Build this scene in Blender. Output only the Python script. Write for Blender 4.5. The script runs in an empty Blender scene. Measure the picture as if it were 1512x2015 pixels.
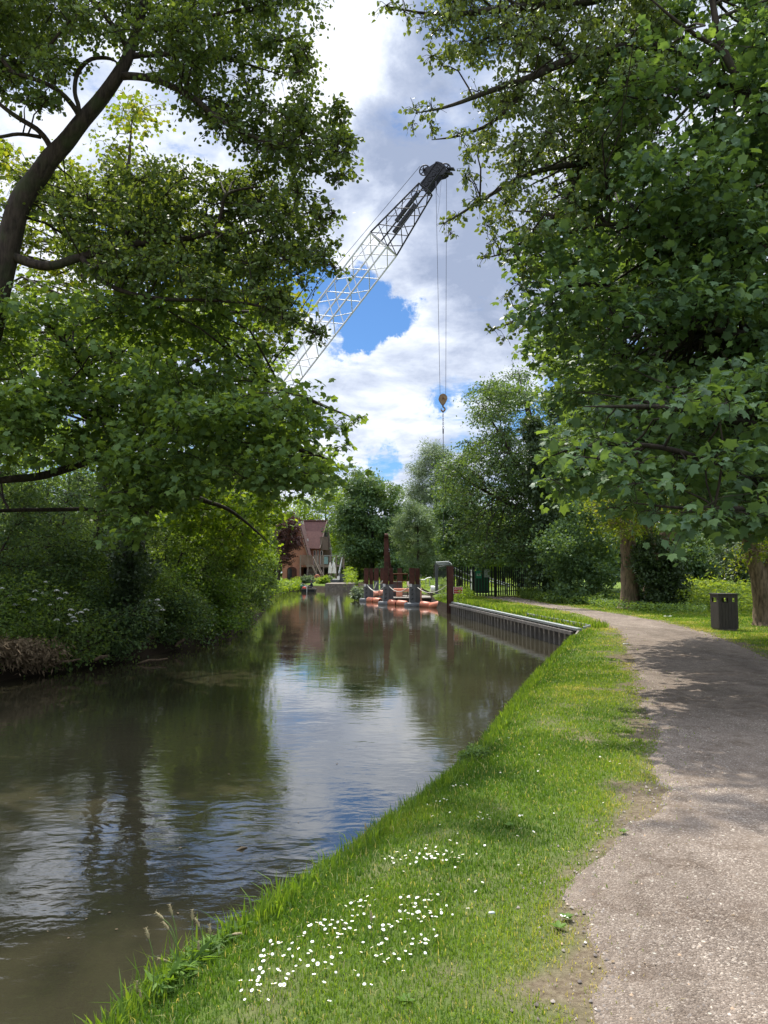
import bpy, math, random
import numpy as np
from math import radians as R, sin, cos, pi
SC = bpy.context.scene
COL = SC.collection
random.seed(7); RNG = np.random.default_rng(11)

# ---------------------------------------------------------------- camera
F = 1500.0; HZ = 1125.0; EYE = 1.65
PITCH = math.atan((HZ-1007.5)/F)
cd = bpy.data.cameras.new('camera'); cam = bpy.data.objects.new('camera', cd); COL.objects.link(cam)
cam.location = (0, 0, EYE); cam.rotation_euler = (pi/2+PITCH, 0, 0)
cd.sensor_fit = 'VERTICAL'; cd.sensor_height = 36; cd.lens = F/2015*36
cd.clip_start = 0.05; cd.clip_end = 3000
SC.camera = cam
def ray(px, py):
    u = (px-756)/F; v = (1007.5-py)/F
    return (u, cos(PITCH)-v*sin(PITCH), sin(PITCH)+v*cos(PITCH))
def P(px, py, Y):
    r = ray(px, py); t = Y/r[1]; return (r[0]*t, Y, EYE+r[2]*t)
def G(px, py, z=0.0):
    r = ray(px, py); t = (z-EYE)/r[2]; return (r[0]*t, r[1]*t, z)
WZ = -0.65
# ---------------------------------------------------------------- world + sun
SUN_EL, SUN_AZ = 59.0, -16.0          # azimuth measured from +Y, negative = left
sd = (sin(R(SUN_AZ))*cos(R(SUN_EL)), cos(R(SUN_AZ))*cos(R(SUN_EL)), sin(R(SUN_EL)))
W = bpy.data.worlds.new('World'); SC.world = W; W.use_nodes = True
nt = W.node_tree; nt.nodes.clear()
def N(nt, t, **kw):
    n = nt.nodes.new(t)
    for k, v in kw.items(): setattr(n, k, v)
    return n
def lk(nt, a, b): nt.links.new(a, b)
def val(nt, op, a, b=None, clamp=False):
    n = N(nt, 'ShaderNodeMath', operation=op); n.use_clamp = clamp
    for i, x in enumerate((a, b)):
        if x is None: continue
        if isinstance(x, (int, float)): n.inputs[i].default_value = x
        else: lk(nt, x, n.inputs[i])
    return n.outputs[0]
def ramp(nt, fac, stops, interp='LINEAR'):
    n = N(nt, 'ShaderNodeValToRGB'); n.color_ramp.interpolation = interp
    e = n.color_ramp.elements
    while len(e) < len(stops): e.new(0.5)
    for i, (p, c) in enumerate(stops):
        e[i].position = p; e[i].color = (c[0], c[1], c[2], 1) if not isinstance(c, (int, float)) else (c, c, c, 1)
    lk(nt, fac, n.inputs[0]); return n.outputs[0]
def mixc(nt, fac, a, b, mode='MIX'):
    n = N(nt, 'ShaderNodeMix', data_type='RGBA', blend_type=mode)
    for s, x in ((n.inputs[0], fac), (n.inputs[6], a), (n.inputs[7], b)):
        if isinstance(x, (int, float)): s.default_value = x
        elif isinstance(x, tuple): s.default_value = (x[0], x[1], x[2], 1)
        else: lk(nt, x, s)
    return n.outputs[2]
sky = N(nt, 'ShaderNodeTexSky', sky_type='NISHITA'); sky.sun_disc = False
sky.sun_elevation = R(SUN_EL); sky.sun_rotation = R(SUN_AZ); sky.air_density = 1.0; sky.dust_density = 0.4; sky.ozone_density = 3.0
tc = N(nt, 'ShaderNodeTexCoord'); dirv = tc.outputs['Generated']
sep = N(nt, 'ShaderNodeSeparateXYZ'); lk(nt, dirv, sep.inputs[0])
zz = val(nt, 'ADD', val(nt, 'MAXIMUM', sep.outputs[2], 0.0), 0.22)
cx = val(nt, 'DIVIDE', sep.outputs[0], zz); cy = val(nt, 'DIVIDE', sep.outputs[1], zz)
cmb = N(nt, 'ShaderNodeCombineXYZ'); lk(nt, cx, cmb.inputs[0]); lk(nt, cy, cmb.inputs[1])
def wnoise(scale, det, off, rough=0.55, dist=0.0):
    mp = N(nt, 'ShaderNodeMapping'); mp.inputs['Location'].default_value = off
    lk(nt, cmb.outputs[0], mp.inputs['Vector'])
    n = N(nt, 'ShaderNodeTexNoise'); n.inputs['Scale'].default_value = scale; n.inputs['Detail'].default_value = det
    n.inputs['Roughness'].default_value = rough; n.inputs['Distortion'].default_value = dist
    lk(nt, mp.outputs[0], n.inputs['Vector']); return n.outputs['Fac']
wn_ = N(nt, 'ShaderNodeTexNoise'); wn_.inputs['Scale'].default_value = 9; wn_.inputs['Detail'].default_value = 8; wn_.inputs['Roughness'].default_value = .65; lk(nt, dirv, wn_.inputs['Vector'])
wsub = N(nt, 'ShaderNodeVectorMath', operation='SUBTRACT'); lk(nt, wn_.outputs['Color'], wsub.inputs[0]); wsub.inputs[1].default_value = (.5, .5, .5)
wsc = N(nt, 'ShaderNodeVectorMath', operation='SCALE'); lk(nt, wsub.outputs[0], wsc.inputs[0]); wsc.inputs['Scale'].default_value = .16
wad = N(nt, 'ShaderNodeVectorMath', operation='ADD'); lk(nt, dirv, wad.inputs[0]); lk(nt, wsc.outputs[0], wad.inputs[1])
wno = N(nt, 'ShaderNodeVectorMath', operation='NORMALIZE'); lk(nt, wad.outputs[0], wno.inputs[0]); dirw = wno.outputs[0]
def blob(px, py, rad_px, amp):
    d = np.array(ray(px, py)); d /= np.linalg.norm(d)
    v = N(nt, 'ShaderNodeVectorMath', operation='DOT_PRODUCT'); lk(nt, dirw, v.inputs[0]); v.inputs[1].default_value = tuple(d)
    m = N(nt, 'ShaderNodeMapRange', interpolation_type='SMOOTHERSTEP'); lk(nt, v.outputs['Value'], m.inputs[0])
    m.inputs[1].default_value = cos(rad_px/F); m.inputs[2].default_value = 1.0
    m.inputs[3].default_value = 0; m.inputs[4].default_value = amp
    return m.outputs[0]
cov = val(nt, 'ADD', val(nt, 'MULTIPLY', wnoise(2.6, 12, (3.1, 1.7, 0), .64, .2), 2.0), -0.33)
for b in ((728, 610, 98, -0.50), (788, 612, 66, -0.34), (680, 640, 78, -0.34), (1095, 820, 120, -0.40), (762, 915, 50, -0.35), (905, 775, 55, -0.30), (640, 310, 60, -.15), (600, 560, 80, -.25),
          (350, 620, 200, -0.2), (230, 420, 110, -0.2), (1000, 700, 130, 0.2), (850, 450, 220, 0.25), (660, 200, 200, 0.2), (760, 800, 170, 0.16), (620, 30, 50, -.1)):
    cov = val(nt, 'ADD', cov, blob(*b))
cmask = ramp(nt, cov, [(0.34, 0.0), (0.44, 0.25), (0.54, 0.75), (.70, 1.0)])
shd = wnoise(1.4, 7, (7.3, 2.2, 0), 0.6, 0.25)
fine = wnoise(5.0, 7, (1.3, 6.2, 0), 0.6, 0.3)
shd = val(nt, 'ADD', val(nt, 'ADD', val(nt, 'MULTIPLY', shd, 1.05), val(nt, 'MULTIPLY', fine, 0.85)), -.38)
for b in ((850, 190, 170, -0.13), (780, 330, 130, -0.10), (960, 560, 260, -0.14), (930, 400, 180, -0.10), (800, 840, 160, -0.03), (640, 120, 160, 0.13),
          (690, 40, 120, 0.06), (790, 470, 120, 0.08), (860, 640, 120, 0.11), (720, 370, 60, 0.08), (1020, 700, 120, .05)):
    shd = val(nt, 'ADD', shd, blob(*b))
ccol = ramp(nt, shd, [(0.30, (0.31, 0.37, 0.51)), (0.43, (0.44, 0.50, 0.64)), (0.55, (0.62, 0.68, 0.80)), (0.70, (0.88, 0.91, 0.97))])
bgS = N(nt, 'ShaderNodeBackground'); lk(nt, mixc(nt, 1.0, sky.outputs[0], (.58, .86, 1.14), 'MULTIPLY'), bgS.inputs[0]); bgS.inputs[1].default_value = 0.06
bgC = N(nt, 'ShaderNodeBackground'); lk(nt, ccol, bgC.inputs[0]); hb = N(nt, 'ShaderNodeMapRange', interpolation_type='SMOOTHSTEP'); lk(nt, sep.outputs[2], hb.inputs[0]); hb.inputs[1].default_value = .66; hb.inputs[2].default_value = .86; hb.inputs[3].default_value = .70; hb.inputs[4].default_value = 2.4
lk(nt, hb.outputs[0], bgC.inputs[1])  # clouds above the frame are boosted as added fill light
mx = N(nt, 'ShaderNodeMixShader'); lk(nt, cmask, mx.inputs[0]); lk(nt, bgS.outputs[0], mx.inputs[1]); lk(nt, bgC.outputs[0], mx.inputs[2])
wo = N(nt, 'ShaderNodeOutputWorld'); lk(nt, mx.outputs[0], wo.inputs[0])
ld = bpy.data.lights.new('sun', 'SUN'); ld.energy = 3.4; ld.angle = R(0.6); ld.color = (1.0, 0.95, 0.86)
sun = bpy.data.objects.new('sun', ld); COL.objects.link(sun); sun.location = (0, 0, 40)
from mathutils import Vector, Matrix
sun.rotation_euler = Vector(sd).to_track_quat('Z', 'Y').to_euler()
SC.view_settings.view_transform = 'Standard'; SC.view_settings.look = 'None'
SC.view_settings.exposure = 0.9; SC.view_settings.gamma = 1.0
cy_ = SC.cycles
cy_.max_bounces = 9; cy_.diffuse_bounces = 5; cy_.glossy_bounces = 3; cy_.transmission_bounces = 4; cy_.transparent_max_bounces = 4
cy_.use_denoising = True; cy_.sample_clamp_indirect = 6.0
cy_.caustics_reflective = False; cy_.caustics_refractive = False

# ---------------------------------------------------------------- tagging helpers
def tag(o, label=None, cat=None, group=None, kind=None):
    if label: o['label'] = label
    if cat: o['category'] = cat
    if group: o['group'] = group
    if kind: o['kind'] = kind
    return o
def empty(name, loc, label, cat, group=None):
    o = bpy.data.objects.new(name, None); COL.objects.link(o); o.location = loc; o.empty_display_size = 0.2
    return tag(o, label, cat, group)
def wloc(o):
    v = Vector((0, 0, 0))
    while o is not None: v += Vector(o.location); o = o.parent
    return v
def link_mesh(name, me, mat, parent, loc=(0, 0, 0)):
    for m in (mat if isinstance(mat, (list, tuple)) else [mat]): me.materials.append(m)
    o = bpy.data.objects.new(name, me); COL.objects.link(o); o.location = loc
    if parent is not None: o.parent = parent
    return o
def copy_tree(o, parent=None):
    c = o.copy(); COL.objects.link(c); c.parent = parent
    for ch in list(o.children):
        if ch.name in COL.objects: copy_tree(ch, c)
    return c

class MB:
    """collects shapes in WORLD coordinates; build() makes one mesh, local to its parent."""
    def __init__(s): s.v = []; s.f = []; s.mi = []; s.sm = []
    def add(s, v, f, m=0, smooth=False):
        b = len(s.v); s.v += [tuple(p) for p in v]; s.f += [tuple(i+b for i in q) for q in f]
        s.mi += [m]*len(f); s.sm += [smooth]*len(f)
    def box(s, c, d, rz=0.0, rx=0.0, ry=0.0, m=0):
        M = Matrix.Rotation(rz, 3, 'Z') @ Matrix.Rotation(ry, 3, 'Y') @ Matrix.Rotation(rx, 3, 'X'); c = Vector(c)
        v = [c + M @ Vector((x*d[0]/2, y*d[1]/2, z*d[2]/2)) for x in (-1, 1) for y in (-1, 1) for z in (-1, 1)]
        s.add(v, [(0,1,3,2),(4,6,7,5),(0,4,5,1),(2,3,7,6),(0,2,6,4),(1,5,7,3)], m)
    def b2(s, lo, hi, m=0):
        s.box([(a+b)/2 for a, b in zip(lo, hi)], [abs(b-a) for a, b in zip(lo, hi)], m=m)
    def bar(s, p, q, w, h=None, m=0):
        h = h or w; p = Vector(p); q = Vector(q); d = (q-p); L = d.length
        if L < 1e-6: return
        d.normalize(); up = Vector((0, 0, 1)) if abs(d.z) < .95 else Vector((0, 1, 0))
        a = d.cross(up).normalized(); b = a.cross(d)
        v = []
        for e in (p, q):
            for i, j in ((-1,-1),(1,-1),(1,1),(-1,1)): v.append(e + a*(i*w/2) + b*(j*h/2))
        s.add(v, [(3,2,1,0),(4,5,6,7),(0,1,5,4),(1,2,6,5),(2,3,7,6),(3,0,4,7)], m)
    def tube(s, pts, rad, seg=8, m=0, cap=True, smooth=True, wob=0.0):
        pts = [Vector(p) for p in pts]; n = len(pts)
        if not hasattr(rad, '__len__'): rad = [rad]*n
        ref = None; V = []
        for i, p in enumerate(pts):
            t = (pts[min(i+1, n-1)] - pts[max(i-1, 0)])
            if t.length < 1e-9: t = Vector((0, 0, 1))
            t.normalize()
            if ref is None:
                ref = t.orthogonal().normalized()
            ref = (ref - t*ref.dot(t)).normalized(); b = t.cross(ref)
            for k in range(seg):
                a = 2*pi*k/seg; r = rad[i]*(1+wob*sin(3*a+i*1.3)+wob*.6*sin(5*a+i*.7))
                V.append(p + (ref*cos(a) + b*sin(a))*r)
        Fc = [(i*seg+k, i*seg+(k+1) % seg, (i+1)*seg+(k+1) % seg, (i+1)*seg+k) for i in range(n-1) for k in range(seg)]
        s.add(V, Fc, m, smooth)
        if cap:
            s.add(V[:seg], [tuple(range(seg))[::-1]], m); s.add(V[-seg:], [tuple(range(seg))], m)
    def cyl(s, p, q, r, seg=16, m=0, r2=None): s.tube([p, q], [r, r if r2 is None else r2], seg, m)
    def lathe(s, c, prof, seg=20, m=0):
        V = []; n = len(prof)
        for r, z in prof:
            for k in range(seg): V.append((c[0]+r*cos(2*pi*k/seg), c[1]+r*sin(2*pi*k/seg), c[2]+z))
        Fc = [(i*seg+k, i*seg+(k+1) % seg, (i+1)*seg+(k+1) % seg, (i+1)*seg+k) for i in range(n-1) for k in range(seg)]
        s.add(V, Fc, m, True); s.add(V[:seg], [tuple(range(seg))[::-1]], m); s.add(V[-seg:], [tuple(range(seg))], m)
    def prism(s, poly, ext, m=0):
        """poly: list of 3D points (planar), ext: extrusion vector"""
        e = Vector(ext); a = [Vector(p) for p in poly]; n = len(a)
        s.add(a+[p+e for p in a], [tuple(range(n))[::-1], tuple(range(n, 2*n))]+[(i, (i+1) % n, n+(i+1) % n, n+i) for i in range(n)], m)
    def torus(s, c, axis, Rr, r, seg=20, m=0, arc=2*pi, start=0.0):
        ax = Vector(axis).normalized(); a = ax.orthogonal().normalized(); b = ax.cross(a); c = Vector(c)
        k = seg+1; pts = [c+(a*cos(start+arc*i/seg)+b*sin(start+arc*i/seg))*Rr for i in range(k)]
        s.tube(pts, r, 8, m, cap=arc < 6.28)
    def build(s, name, mat, parent=None, origin=None):
        if origin is None:
            if parent is not None: origin = wloc(parent)
            else:
                a = np.array(s.v); origin = Vector((a[:,0].mean(), a[:,1].mean(), a[:,2].min()))
        o_ = Vector(origin); me = bpy.data.meshes.new(name)
        me.from_pydata([(p[0]-o_[0], p[1]-o_[1], p[2]-o_[2]) for p in s.v], [], s.f)
        me.polygons.foreach_set('material_index', s.mi); me.polygons.foreach_set('use_smooth', s.sm); me.update()
        pl = wloc(parent) if parent is not None else Vector((0, 0, 0))
        return link_mesh(name, me, mat, parent, tuple(o_-pl))

# ---------------------------------------------------------------- materials
def newmat(name):
    m = bpy.data.materials.new(name); m.use_nodes = True; t = m.node_tree; t.nodes.clear()
    out = N(t, 'ShaderNodeOutputMaterial'); return m, t, out
def noise(t, scale, det=4, rough=.55, vec=None, dist=0.0, dim='3D'):
    n = N(t, 'ShaderNodeTexNoise'); n.inputs['Scale'].default_value = scale; n.inputs['Detail'].default_value = det
    n.inputs['Roughness'].default_value = rough; n.inputs['Distortion'].default_value = dist
    if vec is not None: lk(t, vec, n.inputs['Vector'])
    return n.outputs['Fac']
def objco(t, scale=(1, 1, 1), geo=True):
    if geo: src = N(t, 'ShaderNodeNewGeometry').outputs['Position']
    else: src = N(t, 'ShaderNodeTexCoord').outputs['Object']
    mp = N(t, 'ShaderNodeMapping'); mp.inputs['Scale'].default_value = scale; lk(t, src, mp.inputs['Vector']); return mp.outputs[0]
def bump(t, h, strength=.4, dist=.02):
    b = N(t, 'ShaderNodeBump'); b.inputs['Strength'].default_value = strength; b.inputs['Distance'].default_value = dist
    lk(t, h, b.inputs['Height']); return b.outputs[0]
def simple(name, c1, c2=None, scale=6, rough=.7, metal=0.0, spec=.4, bmp=.25, stretch=(1, 1, 1), bdist=.01):
    m, t, out = newmat(name); c2 = c2 or tuple(x*.6 for x in c1)
    co = objco(t, stretch, geo=False); f = noise(t, scale, 6, .6, co)
    c = ramp(t, f, [(.32, c2), (.66, c1)])
    p = N(t, 'ShaderNodeBsdfPrincipled'); lk(t, c, p.inputs['Base Color']); p.inputs['Roughness'].default_value = rough
    p.inputs['Metallic'].default_value = metal; p.inputs['Specular IOR Level'].default_value = spec
    if bmp: lk(t, bump(t, noise(t, scale*5, 5, .6, co), bmp, bdist), p.inputs['Normal'])
    lk(t, p.outputs[0], out.inputs[0]); return m
def leafmat(name, dark, mid, light, trans=.42, tcol=None, rough=.55, spec=.2):
    m, t, out = newmat(name)
    a = N(t, 'ShaderNodeAttribute', attribute_name='rnd')
    big = noise(t, .8, 3, .5, objco(t))
    f = val(t, 'ADD', val(t, 'MULTIPLY', a.outputs['Fac'], .65), val(t, 'MULTIPLY', big, .5), True)
    c = ramp(t, f, [(.15, dark), (.5, mid), (.9, light)])
    p = N(t, 'ShaderNodeBsdfPrincipled'); lk(t, c, p.inputs['Base Color']); p.inputs['Roughness'].default_value = rough
    p.inputs['Specular IOR Level'].default_value = spec
    tr = N(t, 'ShaderNodeBsdfTranslucent')
    tcol = tcol or (1.9, 1.7, .5)
    lk(t, mixc(t, 1.0, c, tcol, 'MULTIPLY'), tr.inputs[0])
    ms = N(t, 'ShaderNodeMixShader'); ms.inputs[0].default_value = trans
    lk(t, p.outputs[0], ms.inputs[1]); lk(t, tr.outputs[0], ms.inputs[2]); lk(t, ms.outputs[0], out.inputs[0]); return m
M = {}
M['alder'] = leafmat('alder leaf', (0.055, 0.088, 0.037), (0.088, 0.137, 0.046), (0.146, 0.207, 0.061), .38)
M['maple'] = leafmat('sycamore leaf', (0.077, 0.135, 0.052), (0.116, 0.192, 0.058), (0.184, 0.276, 0.068), .42)
M['maple2'] = leafmat('sycamore leaf yellower', (0.069, 0.109, 0.021), (0.115, 0.172, 0.025), (0.196, 0.218, 0.040), .5)
M['maple3'] = leafmat('near sycamore leaf', (0.069, 0.125, 0.069), (0.102, 0.178, 0.081), (0.160, 0.254, 0.087), .36, rough=.5, spec=.3)
M['poplar'] = leafmat('poplar leaf', (0.069, 0.103, 0.040), (0.103, 0.149, 0.052), (0.172, 0.230, 0.081), .36, rough=.45, spec=.3)
M['lime'] = leafmat('sunny leaf', (0.066, 0.121, 0.018), (0.110, 0.187, 0.022), (0.209, 0.286, 0.039), .5)
M['bush'] = leafmat('bank shrub leaf', (0.071, 0.127, 0.051), (0.108, 0.179, 0.057), (0.172, 0.259, 0.064), .42)
M['dark'] = leafmat('dark ivy leaf', (0.033, 0.056, 0.027), (0.048, 0.080, 0.035), (0.075, 0.119, 0.044), .25, rough=.45, spec=.35)
M['deep'] = leafmat('dark chestnut leaf', (0.054, 0.097, 0.052), (0.083, 0.143, 0.064), (0.127, 0.203, 0.074), .32)
M['silver'] = leafmat('silver willow leaf', (.11,.15,.09), (.17,.22,.14), (.27,.33,.23), .35, (1.3, 1.3, .8))
M['willow'] = leafmat('grey green willow leaf', (0.077, 0.121, 0.066), (0.121, 0.176, 0.094), (0.198, 0.253, 0.143), .38, (1.4, 1.4, .7))
M['copper'] = leafmat('copper leaf', (.035,.018,.018), (.055,.026,.024), (.11,.045,.035), .25, (1.4, .9, .8))
M['weed'] = leafmat('weed leaf', (.05,.10,.02), (.085,.16,.026), (.14,.24,.04), .4)
M['meadow'] = leafmat('meadow leaf', (.10,.16,.03), (.16,.24,.045), (.26,.33,.08), .45)
M['grassb'] = None
def barkmat(name, c1, c2):
    m, t, out = newmat(name); co = objco(t, (1, 1, .22))
    f = noise(t, 14, 6, .65, co); c = ramp(t, f, [(.35, c2), (.62, c1)])
    moss = noise(t, 2.5, 3, .5, objco(t)); c = mixc(t, ramp(t, moss, [(.5, 0.0), (.7, .55)]), c, (.05, .065, .025))
    p = N(t, 'ShaderNodeBsdfPrincipled'); lk(t, c, p.inputs['Base Color']); p.inputs['Roughness'].default_value = .9
    p.inputs['Specular IOR Level'].default_value = .2
    lk(t, bump(t, f, .9, .03), p.inputs['Normal']); lk(t, p.outputs[0], out.inputs[0]); return m
M['bark'] = barkmat('dark bark', (.065, .05, .038), (.022, .017, .014))
M['bark2'] = barkmat('warm bark', (.24, .17, .115), (.08, .055, .04))
def grassmat():
    m, t, out = newmat('grass blade'); a = N(t, 'ShaderNodeAttribute', attribute_name='rnd')
    c = ramp(t, a.outputs['Fac'], [(0, (.06,.13,.016)), (.35, (.125,.215,.024)), (.62, (.20,.285,.04)), (.82, (.30,.32,.08)), (1, (.46,.40,.20))])
    p = N(t, 'ShaderNodeBsdfPrincipled'); lk(t, c, p.inputs['Base Color']); p.inputs['Roughness'].default_value = .5; p.inputs['Specular IOR Level'].default_value = .25
    tr = N(t, 'ShaderNodeBsdfTranslucent'); lk(t, mixc(t, 1.0, c, (1.5, 1.4, .6), 'MULTIPLY'), tr.inputs[0])
    ms = N(t, 'ShaderNodeMixShader'); ms.inputs[0].default_value = .5
    lk(t, p.outputs[0], ms.inputs[1]); lk(t, tr.outputs[0], ms.inputs[2]); lk(t, ms.outputs[0], out.inputs[0]); return m
M['grassb'] = grassmat()
def groundmat():
    m, t, out = newmat('ground'); a = N(t, 'ShaderNodeAttribute', attribute_name='bare')
    far = N(t, 'ShaderNodeAttribute', attribute_name='far')
    co = objco(t); n1 = noise(t, 9, 6, .7, co); n2 = noise(t, 55, 5, .7, co)
    g = ramp(t, val(t, 'ADD', val(t, 'MULTIPLY', n1, .5), val(t, 'MULTIPLY', n2, .5)), [(.3, (.04,.065,.015)), (.5, (.085,.13,.026)), (.7, (.14,.175,.045))])
    gf = ramp(t, noise(t, 1.2, 8, .75, co), [(.3, (.06,.10,.015)), (.7, (.15,.21,.035))])
    g = mixc(t, far.outputs['Fac'], g, gf)
    s = ramp(t, noise(t, 30, 6, .7, co), [(.3, (.085,.06,.04)), (.7, (.22,.18,.12))])
    c = mixc(t, a.outputs['Fac'], g, s)
    z = N(t, 'ShaderNodeSeparateXYZ'); lk(t, N(t, 'ShaderNodeNewGeometry').outputs['Position'], z.inputs[0])
    wet = N(t, 'ShaderNodeMapRange'); lk(t, z.outputs[2], wet.inputs[0]); wet.inputs[1].default_value = -.22; wet.inputs[2].default_value = -.10
    wet.inputs[3].default_value = 1; wet.inputs[4].default_value = 0
    c = mixc(t, wet.outputs[0], c, (.035, .026, .018))
    p = N(t, 'ShaderNodeBsdfPrincipled'); lk(t, c, p.inputs['Base Color']); p.inputs['Roughness'].default_value = .95; p.inputs['Specular IOR Level'].default_value = .1
    lk(t, bump(t, n2, .6, .03), p.inputs['Normal']); lk(t, p.outputs[0], out.inputs[0]); return m
M['ground'] = groundmat()
def gravelmat():
    m, t, out = newmat('gravel'); co = objco(t)
    v = N(t, 'ShaderNodeTexVoronoi'); v.inputs['Scale'].default_value = 120; lk(t, co, v.inputs['Vector'])
    v2 = N(t, 'ShaderNodeTexVoronoi'); v2.inputs['Scale'].default_value = 42; lk(t, co, v2.inputs['Vector'])
    sp = N(t, 'ShaderNodeSeparateColor'); lk(t, v.outputs['Color'], sp.inputs[0])
    sp2 = N(t, 'ShaderNodeSeparateColor'); lk(t, v2.outputs['Color'], sp2.inputs[0])
    base = ramp(t, sp.outputs[0], [(0, (0.081,0.063,0.051)), (.5, (0.169,0.138,0.115)), (.85, (0.243,0.203,0.173)), (1, (0.459,0.405,0.351))])
    big = ramp(t, sp2.outputs[1], [(0, (0.121,0.101,0.084)), (.6, (0.270,0.230,0.203)), (1, (0.600,0.581,0.499))])
    isbig = val(t, 'MULTIPLY', val(t, 'GREATER_THAN', sp2.outputs[0], .90), val(t, 'LESS_THAN', v2.outputs['Distance'], .38))
    c = mixc(t, isbig, base, big)
    dn = noise(t, .9, 6, .7, co); dirt = noise(t, 5, 6, .7, co)
    c = mixc(t, ramp(t, dn, [(.38, .8), (.62, .2)]), c, ramp(t, dirt, [(.3, (0.115,0.086,0.068)), (.7, (0.236,0.196,0.162))]))
    wear = noise(t, .55, 5, .65, objco(t, (1.6, .5, 1)), 1.2); c = mixc(t, 1.0, c, ramp(t, wear, [(.33, (.88,.86,.82)), (.5, (1.20,1.18,1.13)), (.68, (1.48,1.47,1.42))]), 'MULTIPLY')
    damp = noise(t, 3.0, 7, .75, co); c = mixc(t, 1.0, c, ramp(t, damp, [(.36, (.7,.66,.62)), (.5, (1,1,1))]), 'MULTIPLY')
    p = N(t, 'ShaderNodeBsdfPrincipled'); lk(t, c, p.inputs['Base Color']); p.inputs['Roughness'].default_value = .9; p.inputs['Specular IOR Level'].default_value = .2
    h = val(t, 'SUBTRACT', 1.0, v.outputs['Distance']); h = val(t, 'ADD', h, val(t, 'MULTIPLY', isbig, .6)); h = val(t, 'ADD', h, val(t, 'MULTIPLY', dirt, 1.5))
    lk(t, bump(t, h, .8, .012), p.inputs['Normal']); lk(t, p.outputs[0], out.inputs[0]); return m
M['gravel'] = gravelmat()
def stonemat():
    m, t, out = newmat('pebble'); a = N(t, 'ShaderNodeAttribute', attribute_name='rnd')
    c = ramp(t, a.outputs['Fac'], [(0, (.10,.08,.066)), (.55, (.19,.16,.135)), (.88, (.29,.25,.21)), (.95, (.36,.24,.14)), (1, (.5,.46,.41))])
    p = N(t, 'ShaderNodeBsdfPrincipled'); lk(t, c, p.inputs['Base Color']); p.inputs['Roughness'].default_value = .8
    lk(t, p.outputs[0], out.inputs[0]); return m
M['pebble'] = stonemat()
def watermat():
    m, t, out = newmat('canal water')
    co = objco(t, (.55, 1, 1))
    w1 = noise(t, 13, 3, .55, co, .5); w2 = noise(t, 42, 3, .55, objco(t, (.6, 1, 1)), .3); w3 = noise(t, 1.3, 3, .5, objco(t))
    sy = N(t, 'ShaderNodeSeparateXYZ'); lk(t, objco(t), sy.inputs[0]); mr = N(t, 'ShaderNodeMapRange', interpolation_type='SMOOTHSTEP'); lk(t, sy.outputs[1], mr.inputs[0])
    mr.inputs[1].default_value = 4; mr.inputs[2].default_value = 14; mr.inputs[3].default_value = 1.15; mr.inputs[4].default_value = .30
    amp = val(t, 'MULTIPLY', ramp(t, w3, [(.35, .3), (.65, 1.0)]), mr.outputs[0])
    w0 = noise(t, 4.2, 2, .45, objco(t, (.6, 1.15, 1)), .6)
    h = val(t, 'ADD', val(t, 'ADD', val(t, 'MULTIPLY', w1, .65), val(t, 'MULTIPLY', w2, .16)), val(t, 'MULTIPLY', w0, 2.4)); h = val(t, 'MULTIPLY', h, amp)
    p = N(t, 'ShaderNodeBsdfPrincipled'); p.inputs['Roughness'].default_value = .012; p.inputs['IOR'].default_value = 2.1
    mud = noise(t, .35, 4, .5, objco(t)); lk(t, ramp(t, mud, [(.3, (.030,.027,.016)), (.7, (.048,.042,.025))]), p.inputs['Base Color'])
    p.inputs['Specular IOR Level'].default_value = .5
    lk(t, bump(t, h, 1.0, .0036), p.inputs['Normal']); lk(t, p.outputs[0], out.inputs[0]); return m
M['water'] = watermat()
def brickmat(name, c1, c2, mortar, sc):
    m, t, out = newmat(name); tcn = N(t, 'ShaderNodeTexCoord'); mp = N(t, 'ShaderNodeMapping'); mp.inputs['Rotation'].default_value = (pi/2, 0, 0)
    lk(t, tcn.outputs['Object'], mp.inputs['Vector'])
    b = N(t, 'ShaderNodeTexBrick'); lk(t, mp.outputs[0], b.inputs['Vector']); b.inputs['Scale'].default_value = sc
    b.inputs['Color1'].default_value = (*c1, 1); b.inputs['Color2'].default_value = (*c2, 1); b.inputs['Mortar'].default_value = (*mortar, 1)
    b.inputs['Mortar Size'].default_value = .02
    p = N(t, 'ShaderNodeBsdfPrincipled'); lk(t, mixc(t, ramp(t, noise(t, 1.3, 5, .6, tcn.outputs['Object']), [(.3, .35), (.7, 0.0)]), b.outputs[0], tuple(x*.6 for x in c2)), p.inputs['Base Color']); p.inputs['Roughness'].default_value = .9
    lk(t, p.outputs[0], out.inputs[0]); return m
M['brick'] = brickmat('red brick', (.52,.20,.12), (.42,.155,.10), (.36,.27,.22), 3.5)
M['tile'] = brickmat('clay roof tile', (.22,.10,.08), (.13,.06,.055), (.07,.045,.04), 5)
M['rust'] = simple('rusted steel', (.115,.045,.03), (.05,.022,.018), 3, .8, .2, .3, .4)
M['grey'] = simple('grey painted steel', (.15,.155,.16), (.10,.105,.11), 3, .6)
M['pilegrey'] = simple('weathered sheet steel', (.21,.185,.165), (.09,.08,.072), 4, .8, stretch=(1, 1, .3))
M['galv'] = simple('galvanised steel', (.42,.44,.45), (.28,.30,.31), 8, .45, .6, .5, .1)
M['orange'] = simple('orange plastic float', (.70,.20,.10), (.50,.20,.12), 5, .5, 0, .5, .1)
M['pink'] = simple('faded float', (.75,.30,.2), (.6,.3,.2), 5, .6)
M['rope'] = simple('pale rope', (.62,.60,.52), (.4,.38,.32), 30, .9)
M['wire'] = simple('steel wire rope', (.10,.10,.12), (.05,.05,.06), 30, .5, .5)
M['white'] = simple('white paint', (.78,.78,.76), (.62,.62,.6), 5, .5, 0, .4, .05)
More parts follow.
